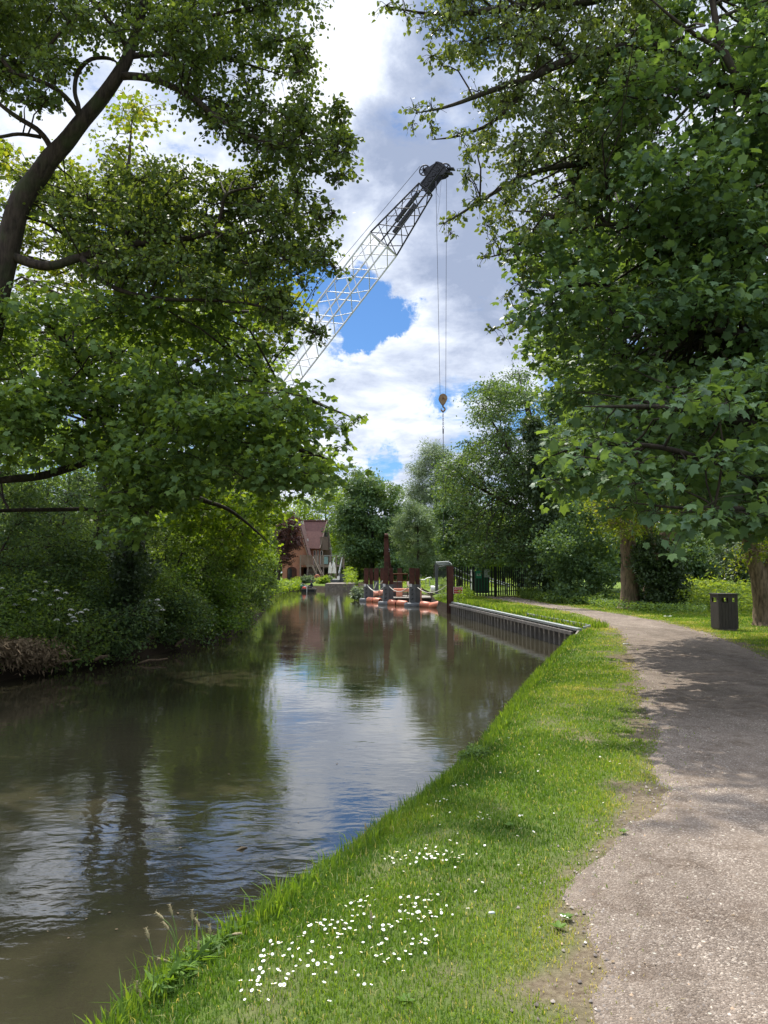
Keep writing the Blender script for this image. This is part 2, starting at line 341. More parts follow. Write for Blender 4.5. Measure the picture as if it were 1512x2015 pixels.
M['boom'] = simple('pale grey boom paint', (.74,.74,.76), (.6,.6,.61), 3, .5, .1, .4, .1)
M['boomdark'] = simple('black boom paint', (.035,.035,.042), (.02,.02,.025), 3, .55, .2, .4, .1)
M['black'] = simple('black paint', (.018,.018,.02), (.01,.01,.012), 6, .5, 0, .4, .1)
M['wood'] = simple('weathered wood', (.32,.255,.20), (.18,.14,.11), 5, .85, stretch=(6, 6, 1))
M['plank'] = simple('grey plank', (.28,.25,.21), (.15,.13,.11), 5, .85)
M['brown'] = simple('brown slat', (.062,.050,.042), (.034,.028,.024), 8, .75, stretch=(8, 8, .6))
M['lid'] = simple('dark lid', (.05,.045,.04), (.03,.028,.025), 8, .6)
M['stone'] = simple('quay stone', (.26,.22,.18), (.12,.10,.085), 4, .9)
M['cloth'] = simple('cream parasol cloth', (.72,.68,.60), (.6,.56,.5), 6, .9)
M['dgrey'] = simple('dark grey panel', (.075,.085,.09), (.055,.06,.065), 6, .6)
M['green'] = simple('green cabinet paint', (.02,.11,.065), (.015,.075,.045), 4, .5)
M['signgreen'] = simple('green sign face', (.03,.30,.17), (.025,.25,.14), 4, .5, bmp=0)
M['signgrey'] = simple('grey sign face', (.42,.47,.44), (.36,.4,.38), 4, .5, bmp=0)
M['signred'] = simple('red sign face', (.42,.035,.02), (.36,.03,.02), 4, .5, bmp=0)
M['skin'] = simple('skin', (.45,.28,.2), (.4,.24,.17), 5, .6, bmp=0)
M['navy'] = simple('navy jacket', (.02,.025,.045), (.012,.015,.03), 8, .9)
M['trouser'] = simple('grey trousers', (.14,.15,.15), (.1,.1,.1), 8, .9)
M['cap'] = simple('dark cap', (.03,.03,.035), None, 8, .9)
M['teal'] = simple('teal cloth', (.25,.38,.36), None, 8, .8)
M['redcl'] = simple('red cloth', (.5,.05,.03), None, 8, .8)
M['glass'] = simple('dark glass', (.03,.035,.04), (.02,.02,.025), 3, .08, 0, .6, 0)
M['tan'] = simple('rusty tan block paint', (.33,.22,.12), (.16,.09,.05), 7, .75)
M['petal'] = simple('daisy petal', (.85,.85,.83), (.75,.75,.73), 50, .7, bmp=0)
M['yolk'] = simple('daisy centre', (.75,.5,.04), None, 50, .7, bmp=0)
M['stalk'] = simple('flower stalk', (.13,.20,.05), (.09,.14,.03), 20, .7, bmp=0)
M['seed'] = simple('dry seed head', (.42,.36,.2), (.22,.17,.09), 90, .9)
M['straw'] = simple('dead straw', (.26,.19,.11), (.14,.10,.06), 20, .9)
M['paper'] = simple('pale litter', (.75,.74,.7), (.6,.6,.56), 20, .8)
M['mud'] = simple('wet mud', (.05,.038,.027), (.025,.02,.015), 5, .8)

# ---------------------------------------------------------------- numpy helpers
def vnoise(x, y, sc, seed=0):
    x = np.asarray(x)*sc; y = np.asarray(y)*sc; xi = np.floor(x).astype(np.int64); yi = np.floor(y).astype(np.int64)
    fx = x-xi; fy = y-yi; fx = fx*fx*(3-2*fx); fy = fy*fy*(3-2*fy)
    def h(a, b):
        n = (a*374761393 + b*668265263 + seed*1274126177) & 0xffffffff
        n = ((n ^ (n >> 13))*1274126177) & 0xffffffff
        return ((n ^ (n >> 16)) & 0xffff)/65535.0
    return (h(xi, yi)*(1-fx)+h(xi+1, yi)*fx)*(1-fy) + (h(xi, yi+1)*(1-fx)+h(xi+1, yi+1)*fx)*fy
def fbm(x, y, sc, seed=0, oc=3):
    s = 0; a = .5; tot = 0
    for o in range(oc): s = s+a*vnoise(x, y, sc*2**o, seed+o*17); tot += a; a *= .5
    return s/tot
def inpoly(x, y, poly):
    x = np.asarray(x, float); y = np.asarray(y, float); c = np.zeros(x.shape, bool); n = len(poly)
    for i in range(n):
        x0, y0 = poly[i][:2]; x1, y1 = poly[(i+1) % n][:2]
        if y0 == y1: continue
        cond = ((y0 > y) != (y1 > y)) & (x < (x1-x0)*(y-y0)/(y1-y0)+x0); c ^= cond
    return c
def polydist(x, y, pts, closed=False):
    d = np.full(np.shape(x), 1e9); n = len(pts)
    for i in range(n if closed else n-1):
        x0, y0 = pts[i][:2]; x1, y1 = pts[(i+1) % n][:2]; dx, dy = x1-x0, y1-y0; L = dx*dx+dy*dy+1e-12
        t = np.clip(((x-x0)*dx+(y-y0)*dy)/L, 0, 1); d = np.minimum(d, np.hypot(x-x0-t*dx, y-y0-t*dy))
    return d
def chaikin(pts, it=2):
    pts = [tuple(p) for p in pts]
    for _ in range(it):
        q = [pts[0]]
        for a, b in zip(pts[:-1], pts[1:]):
            q += [tuple(.75*u+.25*v for u, v in zip(a, b)), tuple(.25*u+.75*v for u, v in zip(a, b))]
        q.append(pts[-1]); pts = q
    return pts
def fast_mesh(name, V, Fidx, rnd=None, smooth=False):
    """V (n,3); Fidx list of (k,m) int arrays with m corners each"""
    me = bpy.data.meshes.new(name); me.vertices.add(len(V)); me.vertices.foreach_set('co', np.ascontiguousarray(V, dtype=np.float32).ravel())
    loops = np.concatenate([f.ravel() for f in Fidx]); tot = np.concatenate([np.full(len(f), f.shape[1]) for f in Fidx])
    start = np.concatenate([[0], np.cumsum(tot)[:-1]])
    me.loops.add(len(loops)); me.loops.foreach_set('vertex_index', loops.astype(np.int32))
    me.polygons.add(len(tot)); me.polygons.foreach_set('loop_start', start.astype(np.int32)); me.polygons.foreach_set('loop_total', tot.astype(np.int32))
    if smooth: me.polygons.foreach_set('use_smooth', np.ones(len(tot), bool))
    if rnd is not None:
        at = me.attributes.new('rnd', 'FLOAT', 'POINT'); at.data.foreach_set('value', np.ascontiguousarray(rnd, dtype=np.float32))
    me.update(calc_edges=True); return me
TPL = {}
_h = [(0, 0, 0), (.16, -.03, .01), (.45, .07, -.06), (.40, .32, .03), (.55, .63, -.09), (.27, .66, .03), (0, 1.0, -.12)]
_o = _h + [(-x, y, z) for x, y, z in _h[5:0:-1]]
TPL['maple'] = (np.array([(0, .32, .04)]+_o), [(0, i+1, (i+1) % len(_o)+1) for i in range(len(_o))])
TPL['ovate'] = (np.array([(0,0,0),(.27,.28,.05),(.25,.62,.04),(0,1,-.03),(-.25,.62,.04),(-.27,.28,.05)]), [(0,1,2,3),(0,3,4,5)])
TPL['round'] = (np.array([(0,0,0),(.36,.22,.06),(.44,.6,.05),(.2,.95,0),(-.2,.95,0),(-.44,.6,.05),(-.36,.22,.06)]), [(0,1,2,3,4),(0,4,5,6)])
TPL['heart'] = (np.array([(0,.05,0),(.22,0,.03),(.42,.2,.06),(.34,.5,.04),(0,1,-.06),(-.34,.5,.04),(-.42,.2,.06),(-.22,0,.03)]), [(0,1,2,3,4),(0,4,5,6,7)])
TPL['narrow'] = (np.array([(0,0,0),(.11,.4,.02),(0,1,-.05),(-.11,.4,.02)]), [(0,1,2,3)])
TPL['spray'] = (np.array([(0,0,0),(.3,.15,.05),(.12,.45,.1),(.42,.6,0),(.1,.75,.05),(.05,1.05,-.1),(-.15,.72,0),(-.4,.7,.1),(-.1,.4,0),(-.35,.2,-.05)]), [(0,1,2,8),(2,3,4,8),(4,5,6,8),(6,7,8),(8,9,0)])
def place_leaves(tpl, pos, d, nrm, size, rnd, name, origin):
    V0, F0 = TPL[tpl]; n = len(pos); k = len(V0)
    d = d/np.linalg.norm(d, axis=1, keepdims=True)
    nrm = nrm - d*(nrm*d).sum(1, keepdims=True); nrm /= (np.linalg.norm(nrm, axis=1, keepdims=True)+1e-9)
    x = np.cross(d, nrm)
    V = pos[:, None, :] + size[:, None, None]*(V0[None, :, 0:1]*x[:, None, :] + V0[None, :, 1:2]*d[:, None, :] + V0[None, :, 2:3]*nrm[:, None, :])
    V = V.reshape(-1, 3)-np.array(origin)[None]
    base = (np.arange(n)*k)[:, None]; F = []
    for m in sorted({len(f) for f in F0}):
        fs = np.array([f for f in F0 if len(f) == m]); F.append((base[:, :, None]+fs[None]).reshape(-1, m))
    return fast_mesh(name, V, F, np.repeat(rnd, k))
def rdir(n, rng=RNG):
    v = rng.normal(size=(n, 3)); return v/np.linalg.norm(v, axis=1, keepdims=True)

# ---------------------------------------------------------------- terrain
nat = [(-4.5, -8), (-2.6, -2)] + [G(a, b, -.12)[:2] for a, b in ((235,2015),(340,1905),(470,1838),(560,1765),(620,1718),(700,1665),(760,1622),(830,1572),(905,1515),(950,1470),(985,1420),(1030,1360),(1070,1312),(1098,1285),(1122,1258))]
WA = Vector(G(1140, 1235, 0)); WB = Vector(G(893, 1184, 0)); WA.z = WB.z = 0
wd = (WB-WA).normalized(); wn = Vector((-wd.y, wd.x, 0))      # wn points to the water (left)
if wn.x > 0: wn = -wn
wallp = [tuple((WA-wn*.13)[:2]), tuple((WB-wn*.13)[:2])]
far_r = [G(a, b, WZ)[:2] for a, b in ((882,1204),(862,1196),(846,1182),(800,1176),(742,1170),(722,1162),(716,1157))]
left = [G(a, b, WZ)[:2] for a, b in ((734,1151),(702,1151),(697,1158),(694,1161),(642,1161),(618,1160),(588,1157),(548,1163),(530,1172),(521,1192),(494,1222),(420,1256),(300,1288),(150,1312),(0,1338))] + [(-8.3, 8), (-9.5, 0), (-11, -8)]
CH = nat + wallp + far_r + left
def land_z(x, y):
    x = np.asarray(x, float); y = np.asarray(y, float)
    d = polydist(x, y, CH, True); ins = inpoly(x, y, CH)
    dw = polydist(x, y, wallp); nearwall = (dw < d+.02)
    und = (fbm(x, y, .5, 3)-.5)*.07*np.clip(1-np.hypot(x, y)/80, 0, 1)
    zl = und - .13*np.clip(1-d/.7, 0, 1)**2 + np.where(x < -6, .12*np.clip((d-.3)/3, 0, 1), 0)
    zl = np.where(nearwall, und*np.clip(d/2, 0, 1)-.03, zl)
    zc = -.13 - 1.3*np.clip(d/.42, 0, 1)**.8
    zc = np.where(nearwall, -1.3, zc)
    return np.where(ins, zc, zl)
def axis(segs):
    out = [segs[0][0]]
    for a, b, s0, s1 in segs:
        x = a; n = max(1, int((b-a)/((s0+s1)/2)))
        t = np.linspace(0, 1, n+1)[1:]; w = s0+(s1-s0)*t; c = np.cumsum(w); out += list(a+(b-a)*c/c[-1])
    return np.array(out)
gx = axis([(-600,-60,60,8),(-60,-14,4,.4),(-14,-9,.3,.15),(-9,9,.11,.11),(9,16,.15,.5),(16,60,.6,4),(60,600,8,60)])
gy = axis([(-60,-4,8,.5),(-4,16,.10,.12),(16,46,.15,.25),(46,130,.3,1.2),(130,900,3,60)])
X, Y_ = np.meshgrid(gx, gy); Z = land_z(X, Y_)
# path edges (world)
PL = [(.55,-4),(.62,.5)] + [G(a, b)[:2] for a, b in ((1150,2015),(1160,1900),(1128,1745),(1165,1690),(1205,1640),(1290,1595),(1308,1530),(1276,1450),(1262,1370),(1240,1290),(1224,1240),(1160,1210),(1062,1191),(962,1177),(948,1174))]
PR = [(3.6,-4),(3.7,.5),(3.8,3),(4.2,5),(5.1,8),(6.3,11.5),(7.45,15)] + [G(a, b)[:2] for a, b in ((1400,1247),(1330,1226),(1220,1207),(1110,1192),(1040,1180),(1010,1174))]
PATH = PL + PR[::-1]
def bareness(x, y):
    d = polydist(x, y, PATH, True); b = np.exp(-d/.16)*.95
    n = fbm(x, y, 2.2, 21); n2 = fbm(x, y, 6, 5)
    b = b + np.clip((n-.54)*4, 0, 1)*np.exp(-d/1.0)*1.35 + np.clip((n2-.6), 0, 1)*1.0*np.exp(-d/1.2)
    return np.clip(b*(0.5+n2), 0, 1)
nx, ny = len(gx), len(gy)
idx = np.arange(nx*ny).reshape(ny, nx); Fq = np.stack([idx[:-1,:-1].ravel(), idx[:-1,1:].ravel(), idx[1:,1:].ravel(), idx[1:,:-1].ravel()], 1)
gm = fast_mesh('ground', np.stack([X.ravel(), Y_.ravel(), Z.ravel()], 1), [Fq], smooth=True)
at = gm.attributes.new('bare', 'FLOAT', 'POINT'); bv = bareness(X.ravel(), Y_.ravel()); bv = np.where((X.ravel() < -5) & (Y_.ravel() < 62), .9, bv); at.data.foreach_set('value', bv.astype(np.float32))
at = gm.attributes.new('far', 'FLOAT', 'POINT'); at.data.foreach_set('value', np.clip((Y_.ravel()-12)/15, 0, 1).astype(np.float32))
tag(link_mesh('ground', gm, M['ground'], None), kind='structure')
mb = MB(); mb.add([(-300,-60,WZ),(300,-60,WZ),(300,400,WZ),(-300,400,WZ)], [(0,1,2,3)])
wob = mb.build('water', M['water'], None, origin=(0, 0, 0)); tag(wob, kind='structure')
# path sheet
def resamp(pts, n):
    pts = np.array(pts); s = np.concatenate([[0], np.cumsum(np.hypot(*np.diff(pts, axis=0).T))]); t = np.linspace(0, 1, n)**1.4*s[-1]
    return np.stack([np.interp(t, s, pts[:, 0]), np.interp(t, s, pts[:, 1])], 1)
nl, nw = 520, 60
A = resamp(chaikin(PL, 2), nl); B = resamp(chaikin(PR, 2), nl)
jit = (fbm(A[:, 0], A[:, 1], 3.0, 9, 4)-.5)*.35
dirAB = (B-A)/np.linalg.norm(B-A, axis=1, keepdims=True); A = A+dirAB*jit[:, None]
tt = np.linspace(0, 1, nw)[None, :, None]; PV = A[:, None]*(1-tt)+B[:, None]*tt
PVx, PVy = PV[..., 0].ravel(), PV[..., 1].ravel(); e = np.minimum(tt, 1-tt)[..., 0]; e = np.broadcast_to(e, (nl, nw)).ravel()
PVz = land_z(PVx, PVy)+.008-.02*np.clip(1-e/.02, 0, 1)
idx = np.arange(nl*nw).reshape(nl, nw); Fq = np.stack([idx[:-1,:-1].ravel(), idx[:-1,1:].ravel(), idx[1:,1:].ravel(), idx[1:,:-1].ravel()], 1)
pm = fast_mesh('path', np.stack([PVx, PVy, PVz], 1), [Fq], smooth=True)
tag(link_mesh('path', pm, M['gravel'], None), kind='structure')
PATHJ = [tuple(p) for p in A]+[tuple(p) for p in B[::-1]]
# ---------------------------------------------------------------- grass blades
def blades(x, y, z, h, w, rnd, name, label, lean=.5, kind='stuff', mat='grassb'):
    n = len(x); az = RNG.uniform(0, 2*pi, n); la = RNG.uniform(0, 2*pi, n); le = np.abs(RNG.normal(0, lean, n))
    sx, sy = np.cos(az)*w/2, np.sin(az)*w/2; lx, ly = np.cos(la)*le*h, np.sin(la)*le*h
    V = np.zeros((n, 5, 3))
    V[:, 0] = np.stack([x-sx, y-sy, z-.01], 1); V[:, 1] = np.stack([x+sx, y+sy, z-.01], 1)
    V[:, 2] = np.stack([x+sx*.8+lx*.35, y+sy*.8+ly*.35, z+h*.55], 1); V[:, 3] = np.stack([x-sx*.8+lx*.35, y-sy*.8+ly*.35, z+h*.55], 1)
    V[:, 4] = np.stack([x+lx, y+ly, z+h*np.clip(1-le*.35, .4, 1)], 1)
    b = (np.arange(n)*5)[:, None]
    me = fast_mesh(name, V.reshape(-1, 3), [np.concatenate([b+2, b+4, b+3], 1)[:, [0, 1, 2]], np.concatenate([b, b+1, b+2, b+3], 1)], np.repeat(rnd, 5))
    o = link_mesh(name, me, M[mat], None); return tag(o, label, 'grass', kind=kind)
def sample_land(n, x0, x1, y0, y1):
    x = RNG.uniform(x0, x1, n); y = y0+(y1-y0)*RNG.uniform(0, 1, n); return x, y
xs, ys = [], []
for (y0, y1, x0, x1, dens) in ((1.5,4.5,-3,1.6,11000),(4.5,8,-2.5,3.6,6500),(8,14,-1,6,2400),(14,25,1.5,10.5,620),(25,52,3.2,14,220),(12,30,8,26,260),(30,60,10,34,60)):
    n = int((y1-y0)*(x1-x0)*dens); a, b = sample_land(n, x0, x1, y0, y1); xs.append(a); ys.append(b)
x = np.concatenate(xs); y = np.concatenate(ys)
chd = polydist(x, y, CH, True); inc = inpoly(x, y, CH); pth = inpoly(x, y, PATHJ); pd = polydist(x, y, PATHJ, True)
br = bareness(x, y)
keep = (~inc | (chd < .10)) & ~(pth & (pd > .05)) & (RNG.uniform(0, 1, len(x)) > br*.93-.03*(chd < .4))
strays = pth & (RNG.uniform(0, 1, len(x)) < .10*np.exp(-pd/.12)) & ~inc
keep = keep | strays
x, y, chd, pd, br, inc = x[keep], y[keep], chd[keep], pd[keep], br[keep], inc[keep]
D = np.hypot(x, y); zz_ = land_z(x, y); zz_ = np.where(inc, -.16, zz_)
clump = fbm(x, y, 3.5, 44); tall = fbm(x, y, .7, 60)
h = .64*(.018+.035*RNG.uniform(0, 1, len(x))**1.3+.05*np.clip(clump-.5, 0, 1))*(1+D/28)*np.where(chd < .35, 1.6, 1)*(1-.35*br)
w = .0035+.0013*np.maximum(D-2, 0)*.55
rnd = np.clip(.10+.5*RNG.uniform(0, 1, len(x))+1.25*(fbm(x, y, 1.1, 77)-.5)+.5*(fbm(x, y, .45, 78)-.5)+.30*np.exp(-pd/.5)+.15*(x > 5)*(RNG.uniform(0, 1, len(x)) > .8)-.12*(chd < .5), 0, 1)
rnd = np.where(RNG.uniform(0, 1, len(x)) < .06, .95, rnd)
blades(x, y, zz_, h, w, rnd, 'grass', 'short mown bank grass', .75)
# longer tufts at the water lip near the camera and along the wall top
def lip(pts, n, h0, h1, wmul, name, off=(-.05, .25), side=1, label='longer grass at the water edge', rr=(.1, .6)):
    pts = np.array(pts); s = np.concatenate([[0], np.cumsum(np.hypot(*np.diff(pts, axis=0).T))]); t = RNG.uniform(0, s[-1], n)
    x = np.interp(t, s, pts[:, 0]); y = np.interp(t, s, pts[:, 1]); i = np.clip(np.searchsorted(s, t)-1, 0, len(pts)-2)
    d = (pts[i+1]-pts[i]); d /= np.linalg.norm(d, axis=1, keepdims=True); nn = np.stack([d[:, 1], -d[:, 0]], 1)*side
    o = RNG.uniform(off[0], off[1], n); x = x+nn[:, 0]*o; y = y+nn[:, 1]*o; k = fbm(x, y, 2.5, 8) > RNG.uniform(.2, .6, n)
    x, y = x[k], y[k]; z = np.maximum(land_z(x, y), -.3); D = np.hypot(x, y)
    blades(x, y, z, RNG.uniform(h0, h1, len(x)), (.005+.0006*D)*wmul, RNG.uniform(rr[0], rr[1], len(x)), name, label, .55)
lip(nat[1:], 9000, .06, .17, 1.0, 'edge_grass', (-.05, .16))
lip(nat[1:6], 1500, .10, .22, 1.5, 'edge_grass', (-.04, .12), label='lush broad grass hanging over the water in the foreground')
lip([tuple(WA[:2]), tuple(WB[:2])], 7000, .08, .30, 1.6, 'edge_grass', (.2, .9), label='rough grass along the top of the steel wall', rr=(.2, .75))
# pebbles on the path
def pebbles(n):
    u = RNG.uniform(0, 1, n); x = RNG.uniform(.3, 8.5, n); y = 1.5+13*u**1.9
    nearedge = RNG.uniform(0, 1, n) < .45; xe = A[:, 0]; ye = A[:, 1]
    x = np.where(nearedge, np.interp(y, ye, xe)+RNG.normal(.12, .33, n), x)
    k = inpoly(x, y, PATHJ) | (polydist(x, y, PATHJ, True) < .35*RNG.uniform(0, 1, n)**2); x, y = x[k], y[k]; n = len(x)
    r = .002+.0035*RNG.uniform(0, 1, n)**4*2.6+.0003*y
    oc = np.array([(1,0,0),(.3,.95,0),(-.8,.6,0),(-.8,-.6,0),(.3,-.95,0),(.1,.05,.75)]); a = RNG.uniform(0, 6.28, n); ca, sa = np.cos(a), np.sin(a)
    st = RNG.uniform(.6, 1, n)
    V = np.zeros((n, 6, 3))
    for j, (p, q, s) in enumerate(oc):
        V[:, j, 0] = x+r*(p*ca-q*st*sa); V[:, j, 1] = y+r*(p*sa+q*st*ca); V[:, j, 2] = (s*r if s > 0 else -.002)
    V[:, :, 2] += (land_z(x, y)+.008)[:, None]
    b = (np.arange(n)*6)[:, None]; F = np.concatenate([np.concatenate([b+i, b+(i+1) % 5, b+5], 1) for i in range(5)], 0)
    me = fast_mesh('gravel_stones', V.reshape(-1, 3), [F], np.repeat(RNG.uniform(0, 1, n), 6), smooth=True)
    tag(link_mesh('gravel_stones', me, M['pebble'], None), 'loose pale pebbles scattered over the path', 'gravel', kind='stuff')
pebbles(14000)

# ---------------------------------------------------------------- trees
def fill(poly, Y0, Y1, r, n, seed=1, sep=.75, jitter=.35):
    """dart-thrown clump centres inside an outlined crown, with real depth"""
    rng = np.random.default_rng(seed); xs = [p[0] for p in poly]; ys = [p[1] for p in poly]; out = []; C = np.zeros((0, 3)); tries = 0
    while len(out) < n and tries < n*30:
        tries += 1
        px = rng.uniform(min(xs), max(xs)); py = rng.uniform(min(ys), max(ys))
        if not inpoly(np.array([px]), np.array([py]), poly)[0]: continue
        Y = rng.uniform(Y0, Y1); p = np.array(P(px, py, Y)); rr = r*rng.uniform(1-jitter, 1+jitter)
        if len(C) and np.min(np.linalg.norm(C-p, axis=1)) < sep*r: continue
        C = np.vstack([C, p]); out.append((p, rr))
    return out
def ell(c, rad, r, n, seed=1, zmin=.3):
    rng = np.random.default_rng(seed); out = []
    for _ in range(n):
        d = rng.normal(size=3); d /= np.linalg.norm(d); q = rng.uniform(.25, 1)**.4
        p = np.array(c)+d*q*np.array(rad)
        if p[2] < zmin: p[2] = zmin+abs(rng.normal())*r*.4
        out.append((p, r*rng.uniform(.7, 1.3)))
    return out
def tree(name, label, cat, base, limbs, clumps, leaf, mat, nleaf, size, bark='bark', group=None, tw=.006, ntw=9, flat=.6, up=.8, droop=.3,
         branch=True, bw=1.0, seed=5, seg=8, crown_name='crown', trunk_name='trunk', spread=.25, outn=.35):
    rng = np.random.default_rng(seed); root = empty(name, base, label, cat, group); mb = MB(); LP = []
    for li, L in enumerate(limbs):
        L = list(L); L[-1] = tuple(L[-1][:3])+(min(L[-1][3], max(.006, tw*.8)),)
        pts = chaikin(L, 2); mb.tube([p[:3] for p in pts], [p[3] for p in pts], seg, wob=.06)
        LP += [p for p in pts]
    LPa = np.array(LP); pos, dr, nr, sz = [], [], [], []
    per = max(4, int(nleaf/max(1, len(clumps)))); tot_r2 = sum(c[1]**2 for c in clumps)
    for c, r in clumps:
        if branch:
            dd = np.linalg.norm(LPa[:, :3]-c, axis=1)+np.maximum(0, LPa[:, 2]-c[2])*.4; i = int(np.argmin(dd)); a = LPa[i]; L = np.linalg.norm(a[:3]-c)
            r0 = min(a[3]*.7, (.010+.009*L)*bw); mid = (a[:3]+c)/2+rng.normal(size=3)*L*.08+np.array([0, 0, .10*L]); q1 = a[:3]*.65+mid*.35+rng.normal(size=3)*.03*L
            mb.tube([a[:3], q1, mid, (mid+c)/2+rng.normal(size=3)*.04*L, c], [r0, r0*.85, r0*.7, r0*.5, max(r0*.3, tw)], 5, cap=False)
        nl_ = int(nleaf*r*r/tot_r2); d = rdir(ntw, rng); d[:, 2] *= flat; d[:, 2] += .05; d /= np.linalg.norm(d, axis=1, keepdims=True)
        ln = r*rng.uniform(.6, 1.25, ntw); tips = c+d*ln[:, None]; tips[:, 2] -= droop*.3*ln
        if tw > 0:
            for k in range(ntw): mb.tube([c, c+d[k]*ln[k]*.5+np.array([0, 0, .06*r]), tips[k]], [tw*1.2, tw, tw*.5], 3, cap=False, smooth=False)
        k = rng.integers(0, ntw, nl_); t = rng.uniform(.15, 1.0, nl_)**.8
        p = c+(tips[k]-c)*t[:, None]+rng.normal(size=(nl_, 3))*r*spread*np.array([1, 1, .6]); pos.append(p)
        out = d[k]*.8+rng.normal(size=(nl_, 3))*.6; out[:, 2] -= droop; dr.append(out)
        nn = rng.normal(size=(nl_, 3))*.55+np.array([0, 0, up])+d[k]*outn; nr.append(nn); sz.append(size*rng.uniform(.45, 1.3, nl_))
    pos = np.concatenate(pos); ok = pos[:, 2] > -.6
    pos = pos[ok]; dr = np.concatenate(dr)[ok]; nr = np.concatenate(nr)[ok]; sz = np.concatenate(sz)[ok]
    if mb.v: mb.build(trunk_name, M[bark], root)
    me = place_leaves(leaf, pos, dr, nr, sz, rng.uniform(0, 1, len(pos)), crown_name, tuple(root.location))
    link_mesh(crown_name, me, M[mat], root); return root
def L_(*pts): return [P(a, b, Y)+(r,) for a, b, Y, r in pts]

# --- leaning alder on the left bank
al = [[q[:3]+(q[3]*.74,) for q in L] for L in [L_((-150,1190,14.6,.42),(-110,1000,14.4,.38),(-50,760,14.2,.34),(5,540,14,.32),(35,400,14,.28),(85,330,14,.25),(130,280,14,.22),(185,210,14,.19),(240,145,14,.17),(270,60,14.2,.13),(300,-60,14.4,.10),(330,-220,14.6,.05)),
      L_((240,150,14,.10),(290,150,13.8,.095),(345,172,13.7,.085),(385,195,13.6,.08),(430,235,13.5,.07),(480,262,13.4,.055),(530,282,13.3,.045),(600,285,13.2,.025)),
      L_((150,262,14,.09),(158,215,13.9,.06),(146,185,13.9,.055),(150,145,13.9,.055),(175,115,13.9,.05),(215,112,14,.05),(240,130,14,.06)),
      L_((165,245,14,.07),(140,200,13.7,.07),(105,170,13.5,.06),(60,152,13.4,.055),(25,145,13.3,.05),(0,110,13.2,.045),(-40,60,13.1,.03)),
      L_((105,300,14,.08),(85,262,13.9,.07),(50,240,13.8,.06),(10,215,13.7,.055),(-60,150,13.6,.03)),
      L_((80,270,13.9,.05),(40,262,13.6,.045),(0,270,13.4,.04),(-60,275,13.2,.02)),
      L_((270,70,14.2,.09),(340,45,14.2,.07),(420,30,14.2,.05),(520,10,14.2,.03)),
      L_((262,110,14.1,.08),(330,105,14.4,.065),(400,110,14.5,.055),(470,120,14.6,.04),(560,150,14.6,.02)),
      L_((15,500,14,.13),(90,530,13.9,.12),(160,505,14,.11),(250,480,14.2,.09),(350,475,14.3,.08),(420,455,14.3,.075),(455,462,14.3,.06),(500,458,14.3,.05),(560,430,14.3,.03)),
      L_((422,455,14.3,.06),(437,420,14.3,.05),(440,385,14.3,.045),(470,372,14.2,.035),(540,365,14.1,.02)),
      L_((160,505,14,.08),(200,560,13.7,.06),(300,590,13.5,.05),(420,590,13.4,.04),(520,600,13.3,.03),(610,650,13.2,.012)),
      L_((240,480,14.2,.05),(270,420,14.4,.04),(290,350,14.5,.025)),
      L_((250,90,14.1,.08),(200,20,13.6,.06),(120,-60,13.2,.04)), L_((60,150,13.4,.05),(110,70,13.2,.035),(180,0,13,.02))]]
ac = (fill([(-120,-170),(600,-170),(610,60),(602,140),(565,180),(500,165),(430,205),(360,180),(310,130),(240,90),(160,85),(120,130),(60,130),(-120,120)], 12.6, 16.2, .62, 95, 1)
      + fill([(400,215),(470,180),(540,200),(600,205),(655,205),(682,260),(668,290),(640,330),(560,330),(500,320),(440,280)], 12.6, 15, .42, 34, 2)
      + fill([(170,350),(300,335),(420,320),(520,340),(600,370),(648,400),(640,470),(655,520),(600,555),(500,570),(350,575),(220,540),(110,500),(90,400)], 13, 16.5, .52, 88, 3)
      + fill([(480,560),(550,560),(600,620),(625,650),(600,655),(520,615)], 12.8, 13.6, .26, 12, 4)
      + fill([(-80,110),(60,150),(120,170),(90,215),(20,190),(-80,160)], 12.8, 14, .3, 12, 5)
      + fill([(40,290),(120,320),(100,420),(30,420)], 14, 15, .35, 6, 6)
      + [(np.array(P(a, b, 13.1)), .22) for a, b in ((672,262),(683,285),(668,232),(660,345),(672,352),(600,330),(655,418),(658,525),(640,500),(598,100),(590,140),(618,655),(630,430))])
tree('alder_tree', 'big dark alder leaning right from the left bank, bare forked boughs against the sky', 'tree', P(-150, 1190, 14.6)[:2]+(0,), al, ac, 'round', 'alder', 80000, .078, tw=.008, ntw=15, flat=.7, up=.5, seed=8, spread=.13)

